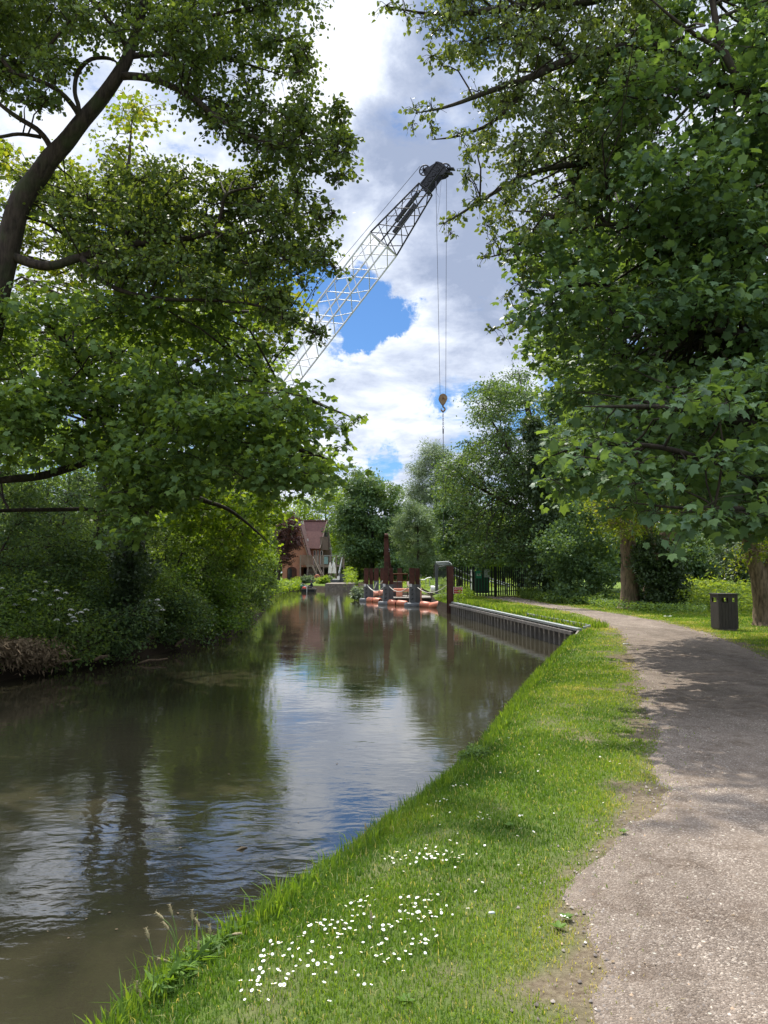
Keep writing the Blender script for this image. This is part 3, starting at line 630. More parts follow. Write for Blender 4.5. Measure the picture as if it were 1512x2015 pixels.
# --- sycamore on the left bank overhanging the water
sl = [L_((250,1240,21,.34),(258,1120,21,.30),(272,1010,20.6,.27),(300,900,20,.22),(330,760,19.5,.17),(355,600,19.2,.1),(370,480,19,.05)),
      L_((275,1010,20.6,.13),(240,930,18.5,.11),(200,897,17,.10),(150,915,16,.09),(90,937,15,.08),(0,945,14.2,.07),(-80,960,13.8,.05)),
      L_((262,1040,20.8,.07),(190,1000,18,.05),(120,1003,16.5,.045),(0,1004,15.5,.04),(-80,1010,15,.03)),
      L_((300,900,20,.13),(240,850,18,.11),(213,820,17,.10),(195,760,16,.09),(150,700,15.5,.07),(100,640,15,.05),(30,600,14.8,.03)),
      L_((275,1000,20.6,.16),(350,960,19,.13),(420,905,17.5,.10),(500,875,16,.08),(580,880,15,.055),(650,905,14.2,.03)),
      L_((350,960,19,.08),(400,985,19.5,.06),(450,1000,20,.05),(500,1040,20.5,.03),(540,1080,21,.015)),
      L_((330,770,19.5,.11),(400,745,18,.09),(480,745,16.5,.07),(560,765,15,.05),(640,800,14,.03),(705,826,13.5,.012)),
      L_((345,680,19.3,.08),(420,620,18.5,.06),(500,610,17.5,.04),(550,640,17,.02)),
      L_((213,820,17,.06),(160,790,15.5,.05),(90,790,14.5,.04),(0,780,13.8,.03)), L_((420,905,17.5,.05),(470,940,17,.04),(540,950,16,.03),(620,960,15,.015)),
      L_((240,930,18.5,.06),(270,960,15,.05),(290,985,13.5,.03))]
scp = (fill([(-80,570),(80,560),(200,610),(320,590),(430,570),(540,620),(570,680),(520,755),(440,720),(300,720),(150,740),(-80,740)], 13.5, 20, .65, 60, 11)
       + fill([(-80,740),(150,745),(300,725),(440,725),(520,765),(580,800),(610,835),(650,845),(660,875),(640,920),(610,935),(550,945),(480,960),(400,940),(300,930),(180,890),(-80,900)], 12.4, 18.5, .60, 120, 12)
       + fill([(180,890),(310,930),(400,955),(300,1010),(280,1050),(245,1040),(190,1000)], 12.4, 15, .42, 22, 13)
       + [(np.array(P(a, b, Y)), r) for a, b, Y, r in ((700,828,13.4,.16),(712,822,13.3,.13),(682,835,13.5,.2),(655,842,13.6,.25),(675,880,13.6,.2),(600,795,14,.25),(630,945,14,.2),(560,690,16,.3),(575,660,16,.25))])
tree('sycamore_tree', 'broad sycamore reaching from the left bank over the water below the alder', 'tree', P(250, 1240, 21)[:2]+(0,), sl, scp, 'maple', 'maple', 40000, .118, tw=.006, ntw=9, flat=.35, up=1.0, droop=.35, seed=9, outn=.3)
# ivy round its trunk
def ivy(poly, Y0, Y1, n, seed, label, base, r=.3, mat='dark', size=.09, name='ivy'):
    tree(name, label, 'ivy', base, [], fill(poly, Y0, Y1, r, 60, seed, .4), 'heart', mat, n, size, branch=False, tw=0, ntw=8, up=.1, flat=1, seed=seed, outn=.8, crown_name='leaves')
ivy([(225,1020),(290,1020),(295,1150),(300,1240),(215,1240),(235,1150)], 19.9, 20.8, 7000, 31, 'dark ivy wrapped round the sycamore trunk on the left bank', P(255, 1240, 20.6)[:2]+(0,))

# --- pale sycamore behind the alder
tree('sycamore_tree', 'paler yellow green sycamore standing behind the alder, sky showing through its top', 'tree', P(200, 1170, 27)[:2]+(0,),
     [L_((200,1180,27,.3),(210,900,26.5,.25),(230,600,26,.17),(250,380,26,.1),(260,230,26,.04)), L_((220,700,26.3,.12),(340,560,26,.08),(430,450,25.5,.04)), L_((225,650,26.3,.12),(100,450,26,.07),(60,330,26,.04)), L_((235,560,26,.08),(330,420,26,.05),(370,340,26,.03)), L_((215,800,26.3,.1),(400,700,25.5,.08),(520,660,25,.04))],
     fill([(185,260),(250,190),(290,250),(350,330),(400,420),(560,560),(590,640),(560,720),(-80,720),(-80,250),(40,290),(100,330)], 23, 29, .85, 130, 14), 'maple', 'maple2', 21000, .15, tw=.01, ntw=9, flat=.4, up=.7, seed=10)
# --- bright small trees and shrubs at the far end of the left bank
tree('maple_tree', 'sunlit lime green field maple at the right end of the left bank', 'tree', P(470, 1200, 34)[:2]+(0,),
     [L_((470,1200,34,.2),(475,1100,34,.16),(480,1000,33.5,.1),(490,900,33,.05)), L_((475,1080,34,.08),(520,1010,33,.05),(560,960,32,.02)), L_((478,1050,34,.08),(420,980,33,.05),(380,930,32,.03))],
     fill([(330,930),(420,900),(500,930),(540,960),(540,1000),(505,1060),(490,1120),(450,1130),(380,1100),(320,1040)], 29, 38, .8, 70, 15)+fill([(330,940),(420,950),(530,955),(545,1000),(510,1050),(470,1080),(400,1070),(340,1040)], 22, 29, .6, 60, 16), 'maple', 'lime', 26000, .13, tw=.01, flat=.5, seed=12)
shr = [(15,1185,19,1.3,1.0,'deep','dark low elder bush above the dead grass at the left edge','ovate'),
       (75,1150,20.5,1.5,1.4,'bush','nettle covered bush behind the first white umbels','ovate'),
       (140,1175,20.5,1.4,1.1,'deep','dark bush third from the left edge on the near bank','ovate'),
       (195,1150,22,1.5,1.6,'bush','leafy bush just left of the ivy covered trunk','ovate'),
       (205,1235,19.6,1.0,.7,'deep','low dark bush drooping to the water left of the ivy covered trunk','ovate'),
       (110,1250,18.2,1.1,.6,'bush','low weedy bush drooping over the fallen branches','ovate'),
       (340,1215,22.5,1.2,.9,'deep','dark bush overhanging the water at the bank hollow','ovate'),
       (478,1165,33,1.3,1.6,'bush','dense green willow shrub bulging over the water at the right end of the left bank','ovate'),
       (440,1165,29,1.5,1.7,'bush','rounded alder shrub beside the willow shrub on the left bank','round'),
       (395,1195,25.5,1.3,1.3,'weed','bright low alder sapling leaning over the dark bank hollow','round'),
       (512,1135,46,.9,1.4,'bush','blue green shrub just left of the brick house','ovate'),
       (350,1140,26,1.7,2.0,'bush','mid green shrub right of the ivy covered trunk','ovate'),
       (300,1195,22.5,1.2,1.2,'bush','low dark shrub at the foot of the ivy covered trunk','ovate'),
       (512,1158,62,.8,1.0,'lime','small sunlit shrub hanging over the water before the house','ovate'),
       (492,1105,48,1.5,2.2,'lime','tall sunlit shrub behind the willow shrub','ovate')]
for i, (a, b, Y, rx, rz, mt, lab, lf) in enumerate(shr):
    c = P(a, b, Y); base = (c[0]-.5, c[1], 0)
    tree('shrub', lab, 'shrub', base, [[base+(.06,), (c[0], c[1], c[2]*.6, .04), (c[0], c[1], c[2], .02)]], ell(c, (rx, rx*.9, rz), .55, 34, 40+i, -.35), lf, mt, 7500, .085 if Y < 40 else .12, tw=.006, up=.6, seed=50+i, bw=.6, crown_name='leaves', trunk_name='stem')
# --- dark understory trees on the left bank
us = [(20,24,5,'bush',(20,980),.06),(110,21.5,4.4,'deep',(110,990),.05),(190,25,5.5,'deep',(185,1000),.06),(330,30,6.5,'bush',(335,980),.07),(-50,19,5,'deep',(-50,1000),.06),(420,44,8,'lime',(430,960),.1),(80,33,7,'bush',(70,960),.08),(255,34,7,'deep',(250,960),.08)]
ulab = ['thin hawthorn at the far left below the sycamore bough','slender dark elder second from the left edge under the sycamore','dark bushy elder left of the ivy covered trunk','bushy hazel behind and right of the ivy covered trunk','dark hawthorn cut by the left edge of the picture','bright tree behind the lime green field maple','tall hazel deep behind the far left hawthorn','dark hazel directly behind the ivy covered trunk']
for i, (px, Y, hh, mt, top, tr) in enumerate(us):
    b = P(px, 1150, Y)[:2]+(0,); t = (b[0]+.3, b[1], hh)
    tree('understory_tree', ulab[i], 'tree', b, [[b+(tr,), (b[0]-.2, b[1], hh*.4, tr*.8), (b[0]+.2, b[1], hh*.7, tr*.5), t+(.015,)], [(b[0]-.1, b[1], .6, tr*.7), (b[0]+.7, b[1]-.3, hh*.4, tr*.5), (b[0]+1.3, b[1], hh*.7, .02)]],
         ell((b[0]+.2, b[1], hh*.62), (1.9, 1.7, hh*.4), .5, 44, 70+i), 'ovate', mt, 8500, .085 if Y < 26 else .11, tw=.006, up=.6, seed=60+i)

# --- right side: near sycamore
nb = (10.5, 11.0, 0)
def LW(*p): return [tuple(q) for q in p]
rl = [LW(nb+(.42,), (10.3,11,3,.36), (10,11.2,6,.3), (9.6,11.3,9,.22), (9.3,11.4,12,.12), (9,11.5,14,.05)),
      [(10.35,11,2.4,.14)]+L_((1620,960,10.5,.11),(1500,960,10,.09),(1380,900,9.6,.07),(1260,870,9.3,.05),(1130,880,9,.03),(1080,900,8.9,.015)),
      [(10.3,11,2.9,.13)]+L_((1600,860,10.6,.11),(1450,830,10,.09),(1330,800,9.7,.07),(1220,800,9.5,.04),(1150,800,9.4,.02)),
      [(10.2,11,3.8,.16)]+L_((1620,700,11.5,.13),(1480,660,11.8,.10),(1350,640,12,.08),(1220,620,12,.05),(1100,600,12,.02)),
      [(10.0,11.1,5.2,.16)]+L_((1600,520,11.5,.12),(1450,470,11.8,.09),(1300,440,12,.07),(1180,440,12,.05),(1080,470,12,.02)),
      [(9.8,11.2,7,.15)]+L_((1560,300,11.5,.12),(1480,200,11.3,.11),(1420,100,11.2,.10),(1400,0,11.2,.08),(1395,-120,11.2,.05)),
      L_((1490,210,11.3,.08),(1400,190,11.6,.07),(1300,170,12,.05),(1180,140,12.3,.03)),
      L_((1420,100,11.2,.06),(1340,50,11,.05),(1260,-20,11,.03)),
      [(10.2,11,3.4,.12)]+L_((1700,1000,10,.09),(1560,1010,9,.07),(1450,1000,8.6,.05),(1330,1000,8.4,.03),(1250,990,8.3,.015))]
rl = rl[:1]+[[tuple(q[:3])+(q[3]*.6,) for q in L] for L in rl[1:]]
rc = (fill([(1075,890),(1110,850),(1200,800),(1330,760),(1600,700),(1640,1040),(1450,1040),(1350,1010),(1270,1010),(1180,960),(1100,960),(1070,930)], 8.2, 11.2, .42, 100, 21)
      + fill([(1065,700),(1050,560),(1060,480),(1120,380),(1200,320),(1350,260),(1650,200),(1650,760),(1330,770),(1180,820),(1130,800),(1095,780)], 10.5, 20, .66, 215, 22)
      + fill([(1150,800),(1200,740),(1450,720),(1520,940),(1300,945),(1200,915)], 12, 21, .7, 85, 28)
      + fill([(1110,470),(1250,420),(1450,450),(1500,760),(1280,770),(1150,790)], 18, 25, .8, 75, 29)
      + fill([(1150,150),(1250,60),(1400,-150),(1700,-150),(1650,280),(1300,280),(1150,330)], 10.5, 14.5, .6, 66, 23)
      + [(np.array(P(a, b, Y)), r) for a, b, Y, r in ((1085,865,8.9,.18),(1078,905,8.8,.18),(1090,945,8.8,.2),(1250,60,9.4,.2),(1340,75,9.4,.15),(1065,480,12,.35),(1055,560,12,.35),(1065,640,12,.35),(1290,1010,8.4,.2),(1400,1035,8.6,.22),(1210,1000,8.6,.16))])
tree('sycamore_tree', 'tall sycamore filling the right side, low boughs of big leaves over the gravel path', 'tree', nb, rl, rc, 'maple', 'maple3', 82000, .125, tw=.005, ntw=9, flat=.3, up=1.0, droop=.35, seed=19, outn=.3, spread=.22)
# --- poplar branch tips, top right
pb = (13.0, 16.0, 0)
pl = [LW(pb+(.5,), (12.6,15.6,5,.42), (11.5,15,9,.34), (10,14,12,.26), (8.5,13.4,14,.16), (7,13,15.5,.08)),
      [(11.3,14.9,9.3,.18)]+L_((1420,160,13.5,.14),(1300,90,13,.11),(1220,95,12.5,.09),(1130,110,12,.075),(1050,152,11.6,.06),(960,180,11.3,.04),(880,212,11,.025),(820,222,10.8,.01)),
      [(9.5,13.7,12.6,.14)]+L_((1300,-60,13,.12),(1180,0,12.5,.09),(1080,10,12,.07),(960,22,11.6,.05),(860,32,11.3,.03),(760,12,11,.012)),
      [(11.7,15.1,8.3,.12)]+L_((1400,330,13.6,.10),(1250,310,13,.08),(1150,320,12.5,.06),(1050,335,12,.045),(970,380,11.6,.03),(900,425,11.4,.018),(872,440,11.3,.008)),
      L_((1050,152,11.6,.035),(980,240,11.5,.028),(900,270,11.4,.02),(850,275,11.3,.01)),
      L_((1150,320,12.5,.05),(1100,420,12.2,.035),(1040,470,12,.025),(990,500,11.8,.016),(945,510,11.7,.008)),
      L_((1200,560,13,.05),(1120,560,12.5,.035),(1060,590,12.2,.025),(1010,635,12,.014),(960,652,11.9,.006)),
      L_((1300,90,13,.07),(1220,200,12.8,.05),(1160,260,12.5,.03)), L_((1130,110,12,.05),(1050,60,11.8,.03),(980,80,11.6,.02),(900,90,11.5,.01)),
      L_((1400,330,13.6,.08),(1320,480,13.4,.06),(1200,560,13,.05))]
pc = (fill([(850,-170),(1300,-170),(1320,120),(1260,260),(1180,420),(1060,480),(990,430),(985,340),(945,320),(940,250),(960,210),(905,150),(890,80)], 10.8, 14, .36, 210, 24, .8)
      + [(np.array(P(a, b, Y)), r) for a, b, Y, r in [(760,10,11,.2),(795,22,11,.22),(835,35,11.2,.26),(860,60,11.2,.26),(850,110,11.2,.16),(870,130,11.2,.22),(815,215,10.9,.2),(850,214,11,.2),(812,245,10.9,.14),(850,252,11.2,.17),(905,262,11.3,.2),(925,300,11.4,.2),(918,352,11.4,.15),(935,392,11.4,.2),(900,425,11.4,.16),(875,440,11.3,.13),(888,460,11.3,.12),(945,395,11.5,.22),(960,445,11.6,.2),(975,475,11.7,.22),(955,505,11.7,.13),(1000,500,11.8,.22),(1030,530,12,.24),
        (1020,560,12.1,.2),(1000,580,12.1,.16),(1040,600,12.2,.22),(1010,640,12,.16),(970,648,11.9,.14),(995,665,12,.12),(1030,640,12.1,.14),(1050,560,12.2,.25),(1080,500,12.3,.3),(940,180,11.3,.25),(780,-20,11.2,.2),(925,340,11.4,.24)]])
tree('poplar_tree', 'open poplar boughs with small pointed leaves hanging across the sky at the top right', 'tree', pb, pl, pc, 'heart', 'poplar', 31000, .072, tw=.0045, ntw=11, flat=.8, up=.2, droop=.7, seed=20, spread=.16)

# --- pair of trunks at the path bend
tree('willow_tree', 'rough barked old tree with pale brown trunk and forked limbs at the path bend', 'tree', G(1240, 1192)[:2]+(0,),
     [L_((1240,1204,35,.75),(1240,1192,35,.5),(1240,1150,35,.40),(1238,1090,35,.38),(1234,1040,35,.33),(1228,960,35,.25),(1225,850,35,.15)),
      L_((1285,1204,35.6,.8),(1285,1192,35.6,.52),(1285,1140,35.6,.42),(1290,1090,35.5,.38),(1315,1050,35.2,.32),(1345,1010,35,.26),(1370,960,35,.2),(1400,900,35,.1)),
      L_((1283,1120,35.6,.3),(1272,1060,35.6,.26),(1280,1000,35.6,.2),(1290,900,35.6,.1)), L_((1315,1052,35.2,.2),(1300,1000,35,.16),(1310,940,35,.1))],
     fill([(1170,1000),(1200,900),(1300,860),(1430,880),(1440,1000),(1390,1010),(1300,1000),(1280,1050),(1210,1045),(1190,1030)], 32, 38, .9, 90, 25), 'ovate', 'maple2', 15000, .15, bark='bark2', tw=.012, seed=21)
ivy([(1262,1060),(1300,1060),(1335,1100),(1350,1190),(1330,1215),(1262,1215),(1256,1150)], 33.8, 35, 13000, 32, 'dense dark ivy and elder mound around the second trunk at the path bend', P(1300, 1200, 34.6)[:2]+(0,), .5, size=.12)
tree('hawthorn_tree', 'old tree at the right edge beyond the litter bin with a split leaning trunk', 'tree', P(1505, 1225, 24)[:2]+(0,),
     [L_((1508,1240,24,.6),(1507,1225,24,.38),(1502,1190,24,.30),(1495,1140,24,.27),(1480,1090,24,.22),(1462,1040,24,.15),(1450,980,24,.1)), L_((1500,1150,24,.22),(1530,1080,24,.18),(1560,1000,24,.12))],
     fill([(1420,900),(1640,850),(1640,1060),(1520,1060),(1470,1110),(1430,1070)], 22, 27, .7, 60, 26), 'ovate', 'maple2', 11000, .10, bark='bark2', tw=.01, seed=22)
# --- ivy clad tall tree by the fence
tree('ash_tree', 'tall narrow topped tree behind the palisade fence with brown tinted leaves at its crown', 'tree', P(1085, 1160, 50)[:2]+(0,),
     [L_((1085,1165,50,.55),(1070,1050,50,.45),(1052,930,50,.35),(1044,830,50,.22),(1035,760,50,.1)), L_((1060,980,50,.2),(1000,880,50,.12),(950,800,50,.06)), L_((1065,1020,50,.2),(980,980,49,.12),(910,940,48,.06)), L_((1045,850,50,.1),(1030,780,50,.06),(1020,725,50,.03)), L_((1070,1060,50,.15),(1120,980,50,.1),(1140,900,50,.05))],
     fill([(1005,745),(1025,720),(1035,750),(1055,775),(1068,830),(1095,860),(1170,880),(1180,1100),(1120,1120),(1060,1110),(960,1105),(915,1100),(905,1010),(875,985),(868,940),(895,905),(915,860),(960,840),(925,805),(955,745),(985,765)], 46, 55, 1.0, 290, 27), 'ovate', 'deep', 66000, .18, tw=.015, ntw=8, seed=23)
ivy([(1034,830),(1056,826),(1070,900),(1085,1000),(1105,1100),(1110,1165),(1060,1165),(1058,1050),(1046,960)], 44.2, 45.4, 15000, 33, 'near black ivy column up the tall tree behind the fence', P(1085, 1160, 45)[:2]+(0,), .55, size=.17)
ivy([(1085,1010),(1130,990),(1190,1010),(1210,1080),(1200,1190),(1090,1190),(1070,1120)], 40, 45, 20000, 34, 'dark holly thicket between the fence and the path bend', P(1140, 1190, 42)[:2]+(0,), .9, 'deep', .15, name='holly_thicket')
# --- background trees (each a thing)
def bg(px, top, Y, rpx, mat, label, n=9000, size=.3, kind='broadleaf_tree', zlow=.12, seedo=0, tpl='spray', nc=80, flat=.5, rr=None):
    b = P(px, 1130, Y)[:2]+(0,); h = P(px, top, Y)[2]; r = rpx/F*Y; zc = h*(.5+zlow/2); rz = h*(.5-zlow/2)
    c = rr or max(.7, r*.26)
    tree(kind, label, 'tree', b, [[b+(h*.022,), (b[0]+.1, b[1], h*.4, h*.016), (b[0], b[1], h*.8, h*.006)]],
         ell((b[0], b[1], zc), (r-c*.5, r*.8, rz-c*.5), c, nc, 200+seedo), tpl, mat, n, size, tw=0, ntw=9, up=.5, flat=flat, seed=300+seedo, seg=7, spread=.28, outn=.7)
bg(732, 916, 118, 86, 'deep', 'very dark rounded chestnut tree behind the mooring piles', 34000, .42, seedo=1, nc=150, zlow=.02)
bg(858, 856, 92, 58, 'silver', 'tall silvery willow in the distance below the crane hook', 34000, .38, seedo=2, tpl='narrow', nc=170, zlow=.1, rr=1.1)
bg(822, 975, 82, 52, 'willow', 'low grey green willow in front of the silvery one', 24000, .3, seedo=3, tpl='narrow', nc=90, zlow=.1)
bg(905, 925, 66, 48, 'deep', 'mid green tree between the willow and the tall ivy clad tree', 15000, .24, seedo=4, nc=110, zlow=.12)
bg(1115, 635, 82, 46, 'dark', 'columnar poplar rising behind the ivy clad tree', 17000, .3, seedo=5, nc=150, zlow=.1)
bg(1160, 760, 62, 70, 'bush', 'leafy tree in front of the columnar poplar', 14000, .25, seedo=6, nc=110)
bg(640, 940, 160, 80, 'lime', 'pale yellow green tree behind the brick house roof', 12000, .5, seedo=7, nc=90)
tree('copper_beech', 'dark copper beech overhanging the brick wing of the house', 'tree', P(548, 1148, 107)[:2]+(0,),
     [L_((548,1150,107,.3),(550,1100,107,.22),(560,1060,107,.15),(570,1020,107,.06)), L_((552,1090,107,.12),(570,1080,106,.08),(584,1070,105.5,.03)), L_((550,1110,107,.08),(562,1104,106,.06),(574,1100,105.5,.02))],
     fill([(552,1016),(570,1010),(584,1014),(588,1034),(580,1052),(590,1068),(582,1084),(572,1092),(574,1104),(562,1106),(552,1096)], 104.5, 110, .72, 60, 8, .5), 'spray', 'copper', 10000, .24, tw=0, seed=308, branch=True)
bg(540, 985, 135, 60, 'willow', 'grey green tree behind the copper beech', 9000, .4, seedo=9)
bg(760, 1020, 175, 150, 'bush', 'wide distant tree closing the end of the water', 12000, .6, seedo=10)
bg(990, 1000, 90, 90, 'lime', 'sunlit tree showing through beneath the ivy clad tree', 10000, .35, seedo=11)
bg(1180, 900, 70, 90, 'bush', 'green tree behind the holly thicket', 12000, .28, seedo=12)
bg(1330, 880, 60, 110, 'bush', 'broad tree behind the forked trunks', 14000, .26, seedo=13)
bg(1480, 900, 52, 110, 'deep', 'dark tree behind the meadow at the right edge', 14000, .24, seedo=14)
bg(1620, 860, 45, 120, 'deep', 'dark tree just outside the right edge', 11000, .24, seedo=15)
bg(1425, 1040, 46, 40, 'silver', 'pale whitebeam bush above the litter bin', 5000, .17, seedo=16, nc=40, kind='whitebeam_bush', tpl='ovate')
bg(1365, 1045, 44, 45, 'deep', 'dark shrub left of the pale whitebeam bush', 7000, .2, seedo=17, nc=50)
bg(1470, 1075, 42, 42, 'dark', 'dark shrub right of the pale whitebeam bush', 7000, .18, seedo=18, nc=50)
bg(300, 880, 60, 120, 'bush', 'green tree deep behind the left bank understory', 13000, .28, seedo=19)
bg(-80, 700, 46, 120, 'bush', 'tree behind the alder at the far left', 13000, .25, seedo=20)
bg(130, 800, 75, 130, 'lime', 'pale tree seen through the gaps behind the left sycamore', 11000, .35, seedo=21)
bg(440, 850, 75, 90, 'bush', 'tree behind the lime green field maple', 12000, .3, seedo=22)
for i, (px, top, Y, rpx, mt, lab) in enumerate(((30, 960, 33, 150, 'bush', 'dark thicket tree low behind the far left hawthorn'), (200, 940, 38, 150, 'deep', 'dark thicket tree behind the elder on the left bank'), (370, 960, 42, 110, 'deep', 'dark thicket tree behind the bushy hazel'), (-120, 940, 30, 150, 'deep', 'dark thicket tree beyond the left edge of the picture'),
        (870, 1050, 112, 60, 'deep', 'low dark tree far behind the mesh fence panels'), (960, 1040, 105, 60, 'bush', 'low tree far behind the palisade gate'), (1050, 1030, 84, 70, 'deep', 'low dark tree behind the right end of the palisade fence'), (700, 1080, 128, 50, 'deep', 'low dark bush at the foot of the chestnut tree'), (790, 1085, 112, 50, 'deep', 'low dark bush behind the thin rear pile'), (1250, 1030, 62, 90, 'deep', 'low dark tree seen between the trunks at the bend'))):
    bg(px, top, Y, rpx, mt, lab, 11000, .2 if Y < 50 else .4, seedo=40+i, zlow=.0, kind='thicket_tree')
n = 60000; rng = np.random.default_rng(5); xw = rng.uniform(-170, 170, n); hw = 9+9*fbm(xw, xw*0, .06, 3); zw = hw*rng.uniform(0, 1, n)**.8
me = place_leaves('spray', np.stack([xw, 200+rng.uniform(0, 14, n)+.0004*xw**2*0, zw], 1), rng.normal(size=(n, 3)), rng.normal(size=(n, 3))*.6+np.array([0, -.5, .6]), rng.uniform(.7, 1.7, n), rng.uniform(0, 1, n), 'distant_wood', (0, 0, 0))
tag(link_mesh('distant_wood', me, M['bush'], None), 'far off belt of woodland closing the horizon', 'woodland', kind='stuff')
# ---------------------------------------------------------------- herbs
def herb(poly, n, h, size, mat, label, seed, name='undergrowth', tpl='ovate', zmin=-.4, world=False):
    rng = np.random.default_rng(seed); W_ = poly if world else [G(a, b)[:2] for a, b in poly]; xs = [p[0] for p in W_]; ys = [p[1] for p in W_]
    x = rng.uniform(min(xs), max(xs), n*3); y = rng.uniform(min(ys), max(ys), n*3); k = inpoly(x, y, W_); x, y = x[k][:n], y[k][:n]; n = len(x)
    hh = h*(.35+.95*fbm(x, y, 1.1, seed, 3)); z = np.maximum(land_z(x, y), zmin)+hh*rng.uniform(0, 1, n)**.6
    d = rng.normal(size=(n, 3)); d[:, 2] *= .4; nn = rng.normal(size=(n, 3))*.5+np.array([0, 0, .8])
    me = place_leaves(tpl, np.stack([x, y, z], 1), d, nn, size*rng.uniform(.5, 1.2, n), rng.uniform(0, 1, n), name, (0, 0, 0))
    return tag(link_mesh(name, me, M[mat], None), label, 'undergrowth', kind='stuff')
lb = [(p[0]+.25, p[1]) for p in left[::-1]]          # left shore from near to far
ls = [p for p in lb if p[1] > 5 and p[1] < 60]
strip = ls + [(p[0]-4.5, p[1]) for p in ls[::-1]]
herb(strip, 100000, 1.55, .075, 'bush', 'nettles and tall herbs crowding the left bank', 81, world=True, zmin=-.62)
herb(strip, 20000, 1.8, .16, 'weed', 'long arching grass among the nettles on the left bank', 82, world=True, tpl='narrow', zmin=-.62)
herb([(p[0], p[1]) for p in ls] + [(p[0]-14, p[1]) for p in ls[::-1]], 26000, .6, .12, 'bush', 'low ivy covering the ground under the left bank trees', 83, world=True)
herb([(1010,1169),(1180,1178),(1190,1192),(1080,1187),(1030,1179)], 13000, .6, .12, 'bush', 'nettle patch between the fence and the path', 84)
herb([(1150,1180),(1400,1185),(1390,1212),(1250,1204),(1160,1194)], 14000, .45, .10, 'bush', 'ground ivy along the foot of the bend trees', 85)
herb([(1320,1168),(1640,1172),(1640,1215),(1460,1210),(1330,1200)], 30000, 1.1, .16, 'meadow', 'bright tall meadow plants behind the litter bin', 86)
herb([(1320,1168),(1640,1172),(1640,1205),(1330,1196)], 12000, 1.4, .4, 'meadow', 'tall pale meadow grass behind the litter bin', 87, tpl='narrow')
herb([(893,1178),(920,1176),(935,1181),(905,1187)], 2500, .75, .10, 'lime', 'pale green weeds at the foot of the caution sign', 88)
herb([(845,1156),(880,1156),(884,1181),(864,1178)], 5000, 1.1, .12, 'bush', 'bramble and willowherb behind the single rusty pile', 89)
herb([(700,1140),(1010,1140),(1010,1160),(850,1168),(720,1150)], 14000, .5, .3, 'meadow', 'grass and weeds in the work yard behind the fence', 90, tpl='narrow')
herb([(800,1135),(860,1135),(870,1142),(800,1142)], 8000, 2.6, .25, 'bush', 'clipped green hedge behind the work yard', 91, name='hedge')
herb([G(532,1158)[:2],(G(560,1150))[:2],(G(592,1150))[:2],(G(590,1154))[:2],(G(545,1161))[:2]], 6000, 1.0, .25, 'lime', 'sunlit weeds on the bank below the brick wall', 92, world=True)
herb([G(676,1140)[:2], G(700,1140)[:2], G(702,1150)[:2], G(680,1152)[:2]], 5000, 2.3, .5, 'lime', 'tall yellow green reeds at the right end of the stone quay', 93, world=True, tpl='narrow', name='reeds')
herb([G(470,1850,-.1)[:2], G(505,1822,-.1)[:2], G(420,1880,-.1)[:2], G(330,1940,-.1)[:2], G(300,1990,-.1)[:2], G(360,1960,-.1)[:2]], 900, .07, .085, 'weed', 'lush narrow dock leaves at the foreground water edge', 94, world=True, tpl='narrow')

# ---------------------------------------------------------------- steel sheet pile wall
root = empty('sheet_pile_wall', tuple(WA), 'corrugated grey steel retaining wall along the towpath bank', 'retaining wall')
Lw = (WB-WA).length; per = .52; pts = []; s = 0.0; n = int(Lw/per)+1
prof = [(0, 0), (.16, 0), (.24, .16), (.40, .16), (.50, 0)]
for i in range(n):
    for a, o in prof:
        if i*per+a <= Lw+.1: pts.append(WA+wd*(i*per+a)-wn*(.02-o)+wn*.02)
V = []; Fc = []
for p in pts: V += [(p.x, p.y, -1.4), (p.x, p.y, -.10)]
for i in range(len(pts)-1): Fc.append((2*i, 2*i+2, 2*i+3, 2*i+1))
mb = MB(); mb.add(V, Fc)
V2 = [(v[0]+wn.x*-.02, v[1]+wn.y*-.02, v[2]) for v in V]; mb.add(V2, [f[::-1] for f in Fc]); mb.build('corrugated_sheets', M['pilegrey'], root)
mb = MB(); ea = Vector((0, 0, -.045)); mb.bar(WA-wd*.15+ea+wn*.06, WB+ea+wn*.06, .17, .07); mb.build('capping_rail', M['galv'], root)
mb = MB(); mb.bar(WA+Vector((0, 0, -.17))+wn*.22, WB+Vector((0, 0, -.17))+wn*.22, .06, .10); mb.build('waling', M['pilegrey'], root)
mb = MB(); q = WA+wd*6.5; mb.bar(WA-wn*.32+Vector((0,0,.05)), q-wn*.30+Vector((0, 0, .05)), .07, .07); mb.bar(WA-wn*.12+Vector((0,0,.0)), WA-wn*.34+Vector((0, 0, .04)), .06, .06); mb.build('back_rail', M['galv'], root)
mb = MB(); mb.bar(WA+Vector((0, 0, -.08)), Vector(G(1104, 1292, -.45)), .05, .06); tag(mb.build('edging_board', M['plank'], None), 'short timber edging running down to the water where the steel wall ends', 'board')

